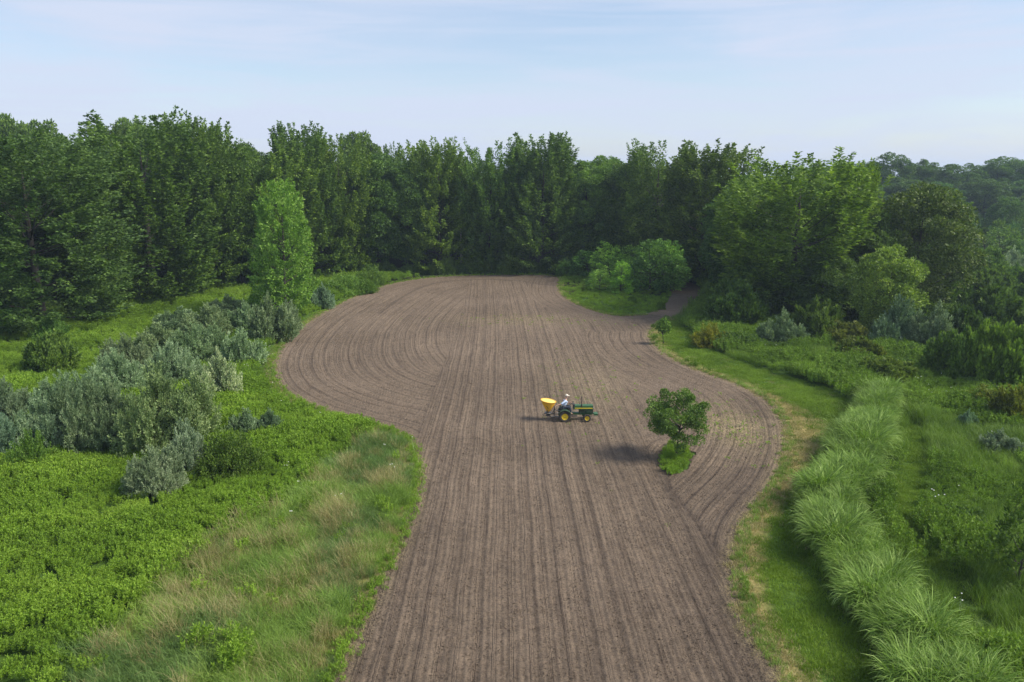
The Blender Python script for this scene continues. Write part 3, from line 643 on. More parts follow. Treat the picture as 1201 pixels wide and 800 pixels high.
# the rest of the thicket on the right, from far to near
scr = []
rows = [(262,18),(270,20),(279,22),(289,25),(300,27),(313,28),(328,30),(345,30),(365,31),(388,33),(412,35),(436,38)]
for q, (b, st) in enumerate(rows):
    x0 = 1105 if b < 300 else (1085 if b < 330 else 1110 if b < 390 else 1120)
    if b < 262: x0 = 1000
    px = x0 + rng.uniform(0, 15)
    while px < 1260:
        scr.append((px + rng.uniform(-5, 5), b + rng.uniform(-4, 4), q)); px += st * rng.uniform(.8, 1.3)
for b in (330, 345, 360, 378):
    for px in np.arange(870, 1090, 46): scr.append((px + rng.uniform(-14, 14), b + rng.uniform(-5, 5), 20))
scr.sort(key=lambda a: (a[2], a[0])); seen = {}
RW = {0:'farthest rank', 1:'second farthest rank', 2:'third farthest rank', 3:'fourth farthest rank', 4:'fifth farthest rank', 5:'sixth farthest rank', 6:'middle rank', 7:'fifth nearest rank', 8:'fourth nearest rank', 9:'third nearest rank', 10:'second nearest rank', 11:'nearest rank', 20:'shade under the oaks'}
for px, b, q in scr:
    i = seen.get(q, 0); seen[q] = i + 1
    k = rng.choice(['bush', 'lightbush', 'sapling', 'bush', 'silver', 'sapling'], p=[.26,.14,.2,.22,.06,.12]) if q != 20 else rng.choice(['bush', 'sapling'])
    if b > 350 and k in ('sapling', 'lightbush'): k = 'bush'
    x, y = G(px, b)
    w = rng.uniform(4.8, 7.5) if b > 300 else rng.uniform(7, 11); h = w * rng.uniform(.5, .85) if k != 'sapling' else w * rng.uniform(.8, 1.15)
    if b > 400: w *= .8; h *= .7
    s = rng.uniform(.95, 1.4) if b < 330 else rng.uniform(.65, 1.05); f = {'bush': 'leafy bush', 'lightbush': 'fresh green bush', 'sapling': 'small upright tree', 'silver': 'silvery bush'}[k]
    place(k, x, y, min(h, height_at(y, 232) if b < 330 else 99), w, 'thicket_shrub', f'{f}, right thicket, {ordw(i)} from left, {RW[q]}', 'bush', 'shrubs of the right hand thicket', (s * (.62 if k == 'lightbush' else .9), s * (.70 if k == 'lightbush' else .92), s * .95))
# ------------------------------------------------------------------ silvery thicket left of the field: (column, foot row, top row, width px, kind, tint, words)
S = (1.0, 1.0, 1.0)
lsh = [
 ('silver',182,580,518,82,(1.0,1.04,1.1),'grey silvery bush standing in front, nearest of the thicket'),
 ('silver',222,556,488,60,(1.0,1.04,1.1),'grey silvery bush right behind the nearest one'),
 ('lightbush',272,554,498,98,(.72,.66,.60),'broad olive green bush with upright twigs, nearest right'),
 ('silver',290,512,474,46,(.78,.9,.9),'small dark silvery bush above the olive green one'),
 ('silver',318,512,478,36,(.72,.85,.9),'smallest dark bush at the right tip of the thicket'),
 ('silver',258,472,407,76,(1.5,1.45,1.4),'bright silvery round bush near the left lobe of the field'),
 ('silver',192,530,428,150,(1.0,1.08,.85),'largest bush, green silver, in the middle of the thicket'),
 ('silver',112,528,432,105,(.95,1.02,1.0),'grey green bush left of the largest one'),
 ('silver',52,532,460,95,(.92,1.0,1.0),'grey green bush toward the left edge with upright shoots'),
 ('lightbush',38,556,512,58,(.95,.9,.8),'small greener bush at the lower left edge of the thicket'),
 ('silver',-8,545,480,80,(.8,.9,.95),'dark silvery bush cut by the left edge'),
 ('silver',10,500,445,80,(.85,.95,.95),'dull silvery bush behind the one cut by the left edge'),
 ('silver',82,492,430,92,(1.0,1.05,1.0),'silvery bush in the second rank on the left'),
 ('silver',140,470,410,92,(1.05,1.1,1.0),'silvery bush behind the grey green pair'),
 ('silver',203,456,395,88,(.92,1.0,.95),'silvery bush behind the largest one'),
 ('bush',65,436,383,58,(1.2,1.15,1.1),'dark green lone bush in the meadow behind the thicket'),
 ('silver',150,440,392,80,(1.0,1.02,.95),'dull silvery bush behind, left centre'),
 ('silver',232,425,375,82,(.95,1.05,.95),'silvery bush in the upper middle of the thicket'),
 ('silver',285,428,383,62,(1.15,1.2,1.15),'light silvery bush behind the bright round one'),
 ('silver',188,418,372,76,(.95,1.0,.92),'silvery bush at the back of the thicket, left'),
 ('silver',246,396,356,80,(.9,1.0,.9),'silvery bush at the back of the thicket, centre'),
 ('silver',318,402,343,68,(.95,1.0,.95),'tall silvery bush at the upper right of the thicket'),
 ('silver',288,392,352,62,(.9,1.0,.9),'silvery bush left of the tall upper right one'),
 ('silver',342,392,350,42,(.88,.95,.95),'narrow silvery bush at the foot of the poplar'),
 ('silver',212,388,356,60,(.88,.98,.88),'small silvery bush at the very back of the thicket'),
 ('silver',268,374,345,60,(1,1,.9),'low silvery bush behind the thicket near the poplar'),
 ('silver',378,362,331,36,(.8,.95,1.0),'small dark silvery bush right of the poplar'),
 ('lightbush',312,362,330,44,(.9,.95,.8),'green leafy bush left of the poplar trunk'),
 ('lightbush',355,352,320,46,(.95,1.0,.8),'green leafy bush right behind the poplar'),
 ('lightbush',405,346,316,52,(1.1,1.05,.9),'light green bush between poplar and field'),
 ('lightbush',435,334,313,44,(1.1,1.05,.9),'light green bush nearest the top left field corner'),
 ('lightbush',425,344,321,40,(1.05,1.05,.8),'light green low bush beside the field edge'),
 ('bush',340,338,310,34,(1.2,1.2,1.1),'dull green bush at the foot of the forest behind the poplar'),
 ('lightbush',60,400,372,46,(.8,.85,.8),'low yellowish bush in the far left meadow')]
for k, px, b, t, w, tint, words in lsh: at('bigsilver' if k == 'silver' and w > 78 else k, px, b, t, w * (.83 if w > 60 else 1), 'shrub', words, 'bush', 'thicket of shrubs left of the field', tint)

# ------------------------------------------------------------------ tall arching grass, a row of clumps
def cane_mesh(n=620, H=2.3, R=1.5):
    T = 16; ta = rng.uniform(0, 2 * PI, T); tr_ = np.sqrt(rng.uniform(0, 1, T)) * R * .8; ti = rng.integers(0, T, n)
    cxy = np.stack([np.cos(ta) * tr_, np.sin(ta) * tr_], 1)[ti]; az = rng.uniform(0, 2 * PI, n); r0 = np.sqrt(rng.uniform(0, 1, n)) * .16; H = H * rng.uniform(.75, 1.1, T)[ti]
    lean = rng.uniform(.05, .45, n); L = H * rng.uniform(.75, 1.25, n)
    az2 = az + rng.normal(size=n) * .5; K = 6; ts = np.linspace(0, 1, K)
    dirx = np.stack([np.cos(az2), np.sin(az2)], 1); b = cxy + np.stack([np.cos(az) * r0, np.sin(az) * r0], 1)
    curl = rng.uniform(.7, 2.4, n)
    ang = lean[:, None] * .5 + curl[:, None] * ts[None] ** 2.2
    st = L[:, None] / (K - 1)
    hx = np.cumsum(np.sin(ang) * st, 1); hz = np.cumsum(np.cos(ang) * st, 1); hx = hx - hx[:, :1]; hz = hz - hz[:, :1]
    Pn = np.concatenate([b[:, None] + dirx[:, None] * hx[..., None], hz[..., None]], -1)
    side = np.stack([-dirx[:, 1], dirx[:, 0], np.zeros(n)], 1)
    tw = rng.normal(size=(n, 3)) * .35; side = nrm(side + tw)
    w = rng.uniform(.013, .026, n)[:, None] * np.array([.7, 1, 1, .9, .6, .08])[None]
    A = Pn + side[:, None] * w[..., None]; B = Pn - side[:, None] * w[..., None]
    V = np.stack([A, B], 2).reshape(n, K * 2, 3); V[..., 2] = np.maximum(V[..., 2], 0.0)
    f = np.array([[2 * k, 2 * k + 1, 2 * k + 3, 2 * k + 2] for k in range(K - 1)])
    F = (np.arange(n)[:, None, None] * K * 2 + f[None]).reshape(-1, 4)
    return mesh_np('blades', V.reshape(-1, 3), F, M['cane'])
CM = [cane_mesh(1300, 1.95, .92), cane_mesh(1300, 1.85, 1.0), cane_mesh(1200, 2.1, .88)]
clp = []
tot = np.r_[0, np.cumsum(np.hypot(*np.diff(CL, axis=0).T))]
for s_ in np.arange(.3, tot[-1] - 1, 0.72):
    x = np.interp(s_, tot, CL[:, 0]); y = np.interp(s_, tot, CL[:, 1])
    for o_ in (-.42, .42):
        clp.append((x + o_ + rng.normal() * .25, y + rng.normal() * .25))
clp.sort(key=lambda a: a[1])
for i, (x, y) in enumerate(clp):
    s = rng.uniform(.70, 1.0) * (0.74 + .36 * vn(x * 0, y, 2.0)) * (1.12 if y < 29 else 1); me = CM[i % 3]
    o = bpy.data.objects.new('tall_grass_clump', me); link(o); o.location = (x, y, 0); o.rotation_euler = (0, 0, rng.uniform(0, 6.28)); o.scale = (s * 1.05, s * 1.05, s)
    j = rng.uniform(.88, 1.1); o.color = (j, j, j, 1)
    tag(o, f'arching tall grass clump, {ordw(i)} from the near end of the row', 'tall grass', 'row of tall arching grass clumps')

# ------------------------------------------------------------------ ground cover (uncountable): small patches of real blades and leaves
def stuff_obj(name, label, cat, protos, X, Y, sc, idx, tilt=0.1):
    col = bpy.data.collections.new(name + '_patches')
    for q, me in enumerate(protos):
        po = bpy.data.objects.new('patch_%02d' % q, me); col.objects.link(po)
    n = len(X); me = bpy.data.meshes.new(name); me.vertices.add(n)
    me.vertices.foreach_set('co', np.stack([X, Y, np.zeros(n)], 1).ravel().astype(np.float32))
    a = me.attributes.new('rot', 'FLOAT_VECTOR', 'POINT'); a.data.foreach_set('vector', np.stack([rng.normal(size=n) * tilt, rng.normal(size=n) * tilt, rng.uniform(0, 6.283, n)], 1).ravel().astype(np.float32))
    a = me.attributes.new('siz', 'FLOAT', 'POINT'); a.data.foreach_set('value', np.asarray(sc, np.float32))
    a = me.attributes.new('pick', 'INT', 'POINT'); a.data.foreach_set('value', np.asarray(idx, np.int32))
    o = link(bpy.data.objects.new(name, me)); tag(o, label, cat, None, 'stuff')
    ng = bpy.data.node_groups.new(name + '_scatter', 'GeometryNodeTree')
    ng.interface.new_socket('Geometry', in_out='INPUT', socket_type='NodeSocketGeometry'); ng.interface.new_socket('Geometry', in_out='OUTPUT', socket_type='NodeSocketGeometry')
    gi = N(ng, 'NodeGroupInput'); go = N(ng, 'NodeGroupOutput'); ip = N(ng, 'GeometryNodeInstanceOnPoints')
    ci = N(ng, 'GeometryNodeCollectionInfo'); ci.inputs[0].default_value = col; ci.inputs[1].default_value = True; ci.inputs[2].default_value = True
    def attr(nm, dt): q = N(ng, 'GeometryNodeInputNamedAttribute', data_type=dt); q.inputs[0].default_value = nm; return q.outputs[0]
    ng.links.new(gi.outputs[0], ip.inputs['Points']); ng.links.new(ci.outputs[0], ip.inputs['Instance']); ip.inputs['Pick Instance'].default_value = True
    ng.links.new(attr('pick', 'INT'), ip.inputs['Instance Index'])
    er = N(ng, 'FunctionNodeEulerToRotation'); ng.links.new(attr('rot', 'FLOAT_VECTOR'), er.inputs[0]); ng.links.new(er.outputs[0], ip.inputs['Rotation'])
    ng.links.new(attr('siz', 'FLOAT'), ip.inputs['Scale']); ng.links.new(ip.outputs[0], go.inputs[0])
    md = o.modifiers.new('scatter', 'NODES'); md.node_group = ng
    return o
def blade_patch(n, H, R, w, mat, bend=(.2, .9), K=4, wind=0.0, thin=False):
    az = rng.uniform(0, 2 * PI, n); r0 = np.sqrt(rng.uniform(0, 1, n)) * R; az2 = rng.uniform(0, 2 * PI, n)
    L = H * rng.uniform(.55, 1.2, n); ts = np.linspace(0, 1, K)
    d = np.stack([np.cos(az2) + wind, np.sin(az2)], 1); d /= np.linalg.norm(d, axis=1, keepdims=True)
    ang = rng.uniform(.0, .3, n)[:, None] + rng.uniform(*bend, n)[:, None] * ts[None] ** 1.5; st = L[:, None] / (K - 1)
    hx = np.cumsum(np.sin(ang) * st, 1); hz = np.cumsum(np.cos(ang) * st, 1); hx -= hx[:, :1]; hz -= hz[:, :1]
    b = np.stack([np.cos(az) * r0, np.sin(az) * r0], 1)
    Pn = np.concatenate([b[:, None] + d[:, None] * hx[..., None], hz[..., None]], -1)
    side = nrm(np.stack([-d[:, 1], d[:, 0], np.zeros(n)], 1) + rng.normal(size=(n, 3)) * .4)
    wd = rng.uniform(.6, 1.2, n)[:, None] * w * np.linspace(1, .1, K)[None]
    A = Pn + side[:, None] * wd[..., None]; B = Pn - side[:, None] * wd[..., None]
    V = np.stack([A, B], 2).reshape(n, K * 2, 3); V[..., 2] = np.maximum(V[..., 2], 0)
    f = np.array([[2 * k, 2 * k + 1, 2 * k + 3, 2 * k + 2] for k in range(K - 1)])
    return mesh_np('blades', V.reshape(-1, 3), (np.arange(n)[:, None, None] * K * 2 + f[None]).reshape(-1, 4), M[mat])
def forb_patch(n, H, R, leaf, mat, per=16):
    az = rng.uniform(0, 2 * PI, n); r0 = np.sqrt(rng.uniform(0, 1, n)) * R
    b = np.stack([np.cos(az) * r0, np.sin(az) * r0, np.zeros(n)], 1); top = b + np.stack([rng.normal(size=n) * .08 * H, rng.normal(size=n) * .08 * H, H * rng.uniform(.65, 1.1, n)], 1)
    tt = rng.uniform(.25, 1, (n, per)) ** .6; q = b[:, None] + (top - b)[:, None] * tt[..., None]
    o = rng.normal(size=(n, per, 3)); o[..., 2] = np.abs(o[..., 2]) * .4 + tt * .9; o = nrm(o)
    V = leaf_quads(q.reshape(-1, 3), o.reshape(-1, 3), rng.uniform(.6, 1.2, n * per) * leaf, rng.uniform(.7, 1.1, n * per) * leaf * .34)
    V[..., 2] = np.maximum(V[..., 2], 0)
    return build_leaves('leaves', V, M[mat])
def scatter(P, dens, cond=None, far_fade=45.):
    x0, y0 = P.min(0); x1, y1 = P.max(0); n = int((x1 - x0) * (y1 - y0) * dens)
    x = rng.uniform(x0, x1, n); y = rng.uniform(y0, y1, n)
    k = inside(P, x, y) & (rng.random(n) < np.minimum(1, (far_fade / y) ** 1.3)) & (np.abs(x) < y * .72 + 3)
    if cond is not None: k &= cond(x, y)
    return x[k], y[k]
def grow(y, f=45.): return np.maximum(1, (y / f) ** .65)
CLn = CL
outf = lambda x, y: ~inside(FIELD, x, y) & ~inside(ROAD, x, y)
LEFT = np.array([(-95, 16), (-4, 16), (-3, 45), (5, 128), (-95, 128)])
# left meadow of leafy weeds
fp = [forb_patch(20, .75, .38, .115, 'forb', 26), forb_patch(18, .9, .36, .12, 'forb', 28), forb_patch(22, .55, .4, .11, 'forb', 20), forb_patch(12, .8, .36, .13, 'forb', 26)]
x, y = scatter(LEFT, 7.5, lambda x, y: outf(x, y) & ((~inside(DRYZ, x, y)) | (vn(x, y, 1.6) * .6 + .5 * rng.random(len(x)) > .93)) & (forest_floor(x, y) < .3), 50)
dL = dist_line(LE, x, y); hgt = (.55 + .75 * vn(x, y, 3.5)) * np.where(dL < .8, .5, 1) * np.where(y > 62, .62, 1) * grow(y)
hgt *= np.clip(.3 + dL / 2.0, .3, 1)
stuff_obj('meadow_weeds', 'bright green leafy weeds covering the meadow left of the field', 'weeds', fp, x, y, hgt, rng.integers(0, 4, len(x)))
# long grass, green, blue-green and straw
lp = [blade_patch(70, .85, .4, .012, 'blade', (.4, 1.5), wind=.6), blade_patch(70, .8, .4, .013, 'bluegrass', (.3, 1.4), wind=.6), blade_patch(60, .95, .36, .011, 'straw', (.3, 1.3), wind=.5), blade_patch(60, .7, .4, .012, 'blade', (.3, 1.2), wind=.5)]
DRYB = DRYZ.mean(0) + (DRYZ - DRYZ.mean(0)) * 1.25
dz = lambda x, y: inside(DRYZ, x + 3 * (vn(x, y, 2.5) - .5) + 2 * (rng.random(len(x)) - .5), y + 4 * (vn(y, x, 2.5) - .5) + 3 * (rng.random(len(x)) - .5))
x, y = scatter(DRYB, 13, lambda x, y: outf(x, y) & dz(x, y), 50)
a = vn(x, y, 2.2) + .9 * (vn(x, y, .8) - .5); b_ = vn(x + 50, y, 3.0)
strp = np.clip((a - .40) * 1.4, .07, .50); u = rng.random(len(x))
idx = np.where(u < strp, 2, np.where(b_ > .5, 1, np.where(u > .75, 3, 0)))
dL = dist_line(LE, x, y)
stuff_obj('long_grass', 'long bent grass, part green part straw coloured, along the left edge of the field', 'grass', lp, x, y, (.6 + .7 * vn(x, y, 1.7)) * np.clip(.35 + dL / 1.6, .35, 1), idx)
# scattered long grass through the far and right meadows
RIGHT = np.array([(6, 16), (60, 16), (110, 140), (10, 140), (10, 118), (9, 84), (14, 68), (20, 52), (9, 30)])
WEDGE0 = np.vstack([WE, poly([(775,362),(784,352),(787,343),(780,333),(760,325),(700,321),(660,321)])])
RG = lambda x, y: outf(x, y) & ~inside(WEDGE0, x, y) & ~inside(MOWN, x, y) & ~inside(MOWN2, x, y) & (dist_line(CLn, x, y) > 1.0) & ~((forest_floor(x, y) > .5))
x, y = scatter(RIGHT, 6.5, RG, 50)
u = vn(x, y, 4); hh = (.6 + .8 * vn(x, y, 2.8)) * grow(y) * np.where(dist_line(RE, x, y) < 3, .6, 1)
hh *= np.where(inside(ISLE, x, y), .5, 1)
fp2 = [forb_patch(20, .75, .38, .115, 'darkforb', 26), forb_patch(18, .9, .36, .12, 'darkforb', 28), forb_patch(22, .55, .4, .11, 'forb', 20), forb_patch(12, .8, .36, .13, 'darkforb', 26), blade_patch(60, .8, .4, .013, 'darkforb', (.2, 1.0)), forb_patch(14, .8, .4, .2, 'leaf')]
idx = np.where(u > .62, 4, rng.integers(0, 4, len(x))); idx = np.where(vn(x + 33, y + 9, 5) > .82, 5, idx)
stuff_obj('right_weeds', 'mixed green weeds and tall grass covering the ground right of the field', 'weeds', fp2, x, y, hh, idx)
# grass wedge between field and track
WEDGE = np.vstack([WE, poly([(775,362),(784,352),(787,343),(780,333),(760,325),(700,321),(660,321)])])
x, y = scatter(WEDGE, 5, outf, 60)
stuff_obj('wedge_grass', 'bright green grass on the wedge between field and dirt track', 'grass', [fp[2], blade_patch(70, .55, .45, .015, 'lawn')], x, y, (.55 + .4 * vn(x, y, 3)), rng.integers(0, 2, len(x)))
# mown strips
mp_ = [blade_patch(150, .16, .45, .012, 'lawn', (.2, 1.2), 3), blade_patch(130, .12, .45, .013, 'lawn', (.2, 1.2), 3), blade_patch(80, .13, .45, .011, 'straw', (.4, 1.4), 3)]
x, y = scatter(MOWN, 9, lambda x, y: outf(x, y), 60); x2, y2 = scatter(MOWN2, 9, None, 60); x = np.r_[x, x2]; y = np.r_[y, y2]
dr = dist_line(RE, x, y); u = rng.random(len(x))
idx = np.where(u < np.clip(1.3 - dr / (0.9 + 2.2 * np.exp(-((y - 50) / 6.5) ** 2)), 0.03, .9), 2, rng.integers(0, 2, len(x)))
stuff_obj('mown_grass', 'short mown grass strip between the field and the tall grass row', 'grass', mp_, x, y, .8 + .5 * vn(x, y, 2), idx)
x, y = scatter(ISLE, 22, None, 80)
dc = np.hypot(x - G(793, 541)[0], y - G(793, 541)[1])
stuff_obj('island_weeds', 'tuft of green weeds around the lone tree in the field', 'weeds', [fp[2], blade_patch(60, .6, .3, .012, 'lawn')], x, y, .45 + .3 * rng.random(len(x)), rng.integers(0, 2, len(x)))
# fringe of tufts along the field edges, so that soil and grass interlock
X, Y = [], []
for L in (LE, RE, WE):
    n = 2600; i = rng.integers(0, len(L) - 1, n); t = rng.random(n)[:, None]; p = L[i] * (1 - t) + L[i + 1] * t + rng.normal(size=(n, 2)) * .22
    X.append(p[:, 0]); Y.append(p[:, 1])
x = np.concatenate(X); y = np.concatenate(Y)
stuff_obj('edge_tufts', 'small tufts of grass and straw fringing the tilled field', 'grass', [blade_patch(26, .3, .15, .012, 'blade', (.3, 1.3), 3), blade_patch(24, .22, .18, .012, 'straw', (.5, 1.5), 3), forb_patch(9, .3, .15, .06, 'forb', 14)], x, y, .5 + .7 * rng.random(len(x)), np.where(x > 6, rng.choice([1, 1, 0], len(x)), rng.choice([0, 2, 2, 1], len(x))))
# sprouting weeds and chaff on the soil
def clod():
    th = rdir(14); V = th * rng.uniform(.7, 1, (14, 1)) * np.array([1, .8, .6])
    import bmesh
    bm = bmesh.new(); [bm.verts.new(v) for v in V]; bmesh.ops.convex_hull(bm, input=bm.verts[:]); me = bpy.data.meshes.new('clod'); bm.to_mesh(me); bm.free(); me.materials.append(M['tracksoil']); return me
n = 90000; y = 18 + 62 * rng.random(n) ** 1.5; x = rng.uniform(-.34, .36, n) * y; k = inside(FIELD, x, y) & ~inside(ISLE, x, y); x, y = x[k], y[k]
o = stuff_obj('soil_clods', 'small clods of dry earth strewn over the tilled field', 'soil', [clod(), clod(), clod()], x, y, rng.uniform(.012, .040, len(x)) * (1 + (rng.random(len(x)) > .985) * .8), rng.integers(0, 3, len(x)), 1.0); o.location.z = .05
n = 380; u = rng.random(n)
x = np.where(u < .4, rng.normal(15.0, 1.6, n), np.where(u < .7, rng.normal(3, 6, n), rng.normal(6, 2.5, n))); y = np.where(u < .4, rng.normal(52, 4, n), np.where(u < .7, rng.normal(91, 2.5, n), rng.normal(60, 7, n)))
k = inside(FIELD, x, y); x, y = x[k], y[k]
o = stuff_obj('field_sprouts', 'thin green sprouts on the tilled soil', 'weeds', [forb_patch(4, .16, .2, .1, 'forb', 8), blade_patch(12, .16, .2, .01, 'blade', (.3, 1), 3)], x, y, .5 + .6 * rng.random(len(x)), rng.integers(0, 2, len(x))); o.location.z = .04
# white and yellow flower heads
def heads(n, H, mat):
    c = np.stack([rng.normal(size=n) * .2, rng.normal(size=n) * .2, H * rng.uniform(.9, 1.1, n)], 1)
    V = []; F = []
    for p in c:
        b = len(V)
        for j in range(6): V.append((p[0] + .032 * math.cos(j * PI / 3), p[1] + .032 * math.sin(j * PI / 3), p[2] - .012))
        V.append((p[0], p[1], p[2] + .012))
        for j in range(6): F.append((b + j, b + (j + 1) % 6, b + 6))
        b = len(V); V += [(p[0], p[1], 0), (p[0] + .008, p[1], 0), (p[0], p[1], p[2] - .01)]; F.append((b, b + 1, b + 2))
    return mesh_np('flower_heads', np.array(V), F, M[mat])
M['yflower'] = plain('yellow_petals', (.7, .6, .05), .7)
x1, y1 = scatter(LEFT, .035, lambda x, y: outf(x, y) & (dist_line(LE, x, y) < 9), 80); x2, y2 = scatter(RIGHT, .06, RG, 80)
x = np.r_[x1, x2]; y = np.r_[y1, y2]
stuff_obj('wild_flowers', 'tiny white wild flower heads dotted over the weeds', 'flowers', [heads(2, .85, 'flower'), heads(3, .8, 'flower'), heads(1, .85, 'flower')], x, y, rng.uniform(.9, 1.2, len(x)), rng.integers(0, 3, len(x)))

# ------------------------------------------------------------------ tractor, spreader, driver
import bmesh
M['green'] = plain('green_paint', (0.022, 0.11, 0.030), 0.38, var=0.15, scale=5, dust=0.22)
M['darkgreen'] = plain('dark_green_paint', (0.012, 0.055, 0.022), 0.5, var=0.2, scale=6, dust=0.35)
M['yellow'] = plain('yellow_paint', (0.85, 0.62, 0.03), 0.42, var=0.08, scale=5, dust=0.1)
M['hopper'] = plain('yellow_plastic', (0.80, 0.43, 0.02), 0.5, var=0.06, scale=4, dust=0.12)
M['hopper_lit'] = plain('lit_yellow_plastic', (0.86, 0.62, 0.16), 0.5, var=0.06, scale=4)  # hopper yellow made paler for the cover: its sunlit top put into the colour
M['tyre'] = plain('tyre_rubber', (0.022, 0.021, 0.020), 0.85, var=0.4, scale=7, dust=0.55)
M['black'] = plain('black_metal', (0.018, 0.018, 0.020), 0.55, var=0.25, scale=8, dust=0.35)
M['steel'] = plain('worn_steel', (0.30, 0.29, 0.27), 0.45, 0.6, var=0.25, scale=9)
M['vinyl'] = plain('black_vinyl', (0.025, 0.025, 0.027), 0.6)
M['shirt'] = plain('pale_blue_cotton', (0.42, 0.52, 0.68), 0.9, var=0.12, scale=7)
M['trouser'] = plain('dark_denim', (0.035, 0.045, 0.065), 0.9, var=0.2, scale=9)
M['skin'] = plain('skin', (0.55, 0.33, 0.24), 0.6, var=0.06)
M['cap'] = plain('pale_cap_cloth', (0.72, 0.66, 0.56), 0.9, var=0.06)
M['hair'] = plain('grey_hair', (0.22, 0.20, 0.18), 0.9)
M['boot'] = plain('brown_leather', (0.06, 0.04, 0.025), 0.7)
def bm_obj(name, bm, mat, parent=None, bevel=0, sm=False):
    if bevel: bmesh.ops.bevel(bm, geom=[e for e in bm.edges if e.is_manifold and e.calc_face_angle(0) > .5], offset=bevel, segments=2, affect='EDGES', clamp_overlap=True)
    me = bpy.data.meshes.new(name); bm.to_mesh(me); bm.free(); me.materials.append(mat)
    for p in me.polygons: p.use_smooth = sm
    return link(bpy.data.objects.new(name, me), parent)
def hexa(bm, c, s, top=(1, 1), shift=(0, 0)):
    """box centred at c of size s, its top scaled and shifted"""
    vs = []
    for z in (-1, 1):
        for x_, y_ in ((-1, -1), (1, -1), (1, 1), (-1, 1)):
            kx, ky = top if z > 0 else (1, 1); dx, dy = shift if z > 0 else (0, 0)
            vs.append(bm.verts.new((c[0] + dx + x_ * s[0] / 2 * kx, c[1] + dy + y_ * s[1] / 2 * ky, c[2] + z * s[2] / 2)))
    for f in ((3, 2, 1, 0), (4, 5, 6, 7), (0, 1, 5, 4), (1, 2, 6, 5), (2, 3, 7, 6), (3, 0, 4, 7)): bm.faces.new([vs[i] for i in f])
def lathe_y(bm, prof, c, n=28):
    """profile of (radius, y) turned round the wheel axis"""
    rings = [[bm.verts.new((c[0] + r * math.cos(2 * PI * j / n), c[1] + y, c[2] + r * math.sin(2 * PI * j / n))) for j in range(n)] for r, y in prof]
    for a, b in zip(rings[:-1], rings[1:]):
        for j in range(n): bm.faces.new((a[j], a[(j + 1) % n], b[(j + 1) % n], b[j]))
def lathe_z(bm, prof, c, n=32, tilt=0.0):
    rings = []
    for r, z in prof:
        ring = []
        for j in range(n):
            p = Vector((r * math.cos(2 * PI * j / n), r * math.sin(2 * PI * j / n), z)); p.rotate(Matrix.Rotation(tilt, 3, 'Y')); ring.append(bm.verts.new(Vector(c) + p))
        rings.append(ring)
    for a, b in zip(rings[:-1], rings[1:]):
        for j in range(n): bm.faces.new((a[j], a[(j + 1) % n], b[(j + 1) % n], b[j]))
    return rings
def tube(bm, pts, r, k=8):
    rr = r if isinstance(r, (list, tuple)) else [r] * len(pts)
    V, F = path_tube(pts, rr, k); vs = [bm.verts.new(v) for v in V]
    for f in F: bm.faces.new([vs[i] for i in f])
    bm.faces.new([vs[i] for i in range(k)][::-1]); bm.faces.new([vs[i] for i in range(len(V) - k, len(V))])
NB = bmesh.new
tx, ty = G(662.4, 495.5); ty += 0.5
trac = empty('tractor', (tx, ty, 0.03)); tag(trac, 'small green tractor with yellow wheels driving on the tilled field', 'tractor')
def wheel(cx, cy, R_, W_, rr, side, lugs):
    bm = NB(); lathe_y(bm, [(rr, -W_ * .42), (R_ * .9, -W_ * .5), (R_ * .985, -W_ * .36), (R_, 0), (R_ * .985, W_ * .36), (R_ * .9, W_ * .5), (rr, W_ * .42), (rr, -W_ * .42)], (0, 0, 0), 36)
    for j in range(lugs):
        th = 2 * PI * j / lugs
        for sgn in (-1, 1):
            t2 = th + (PI / lugs if sgn > 0 else 0); b = NB()
            hexa(b, (0, sgn * W_ * .25, R_ * 1.01), (R_ * .13, W_ * .5, R_ * .09))
            bmesh.ops.rotate(b, verts=b.verts[:], cent=(0, 0, 0), matrix=Matrix.Rotation(sgn * .45, 3, 'Z')); bmesh.ops.rotate(b, verts=b.verts[:], cent=(0, 0, 0), matrix=Matrix.Rotation(t2, 3, 'Y'))
            mm = bpy.data.meshes.new('t'); b.to_mesh(mm); b.free(); bm.from_mesh(mm); bpy.data.meshes.remove(mm)
    w = link(bpy.data.objects.new('wheel', None), trac); w.location = (cx, cy, R_ * 1.04)
    bm_obj('tyre', bm, M['tyre'], w)
    o = side; bm = NB()
    lathe_y(bm, [(rr * 1.03, -W_ * .40), (rr * 1.03, W_ * .40), (rr * .96, W_ * .38), (rr * .88, W_ * .15), (rr * .5, W_ * .10), (rr * .42, W_ * .22), (rr * .2, W_ * .26), (0.001, W_ * .26)] if o > 0 else
            [(rr * 1.03, W_ * .40), (rr * 1.03, -W_ * .40), (rr * .96, -W_ * .38), (rr * .88, -W_ * .15), (rr * .5, -W_ * .10), (rr * .42, -W_ * .22), (rr * .2, -W_ * .26), (0.001, -W_ * .26)], (0, 0, 0), 28)
    bm_obj('rim', bm, M['yellow'], w, sm=False)
    bm = NB()
    for j in range(6): th = j * PI / 3; hexa(bm, (rr * .32 * math.cos(th), o * W_ * .26, rr * .32 * math.sin(th)), (.025, .02, .025))
    bm_obj('wheel_bolts', bm, M['black'], w)
    return w
for s_ in (-1, 1):
    wheel(0, s_ * .50, .385, .27, .225, s_, 16); wheel(1.535, s_ * .46, .262, .17, .155, s_, 14)
bm = NB(); hexa(bm, (1.30, 0, .955), (1.34, .46, .25), (.97, .86)); bm_obj('hood', bm, M['green'], trac, .035)
for s_ in (-1, 1):
    bm = NB(); hexa(bm, (1.32, s_ * .231, .905), (1.22, .012, .055)); bm_obj('hood_stripe', bm, M['yellow'], trac)
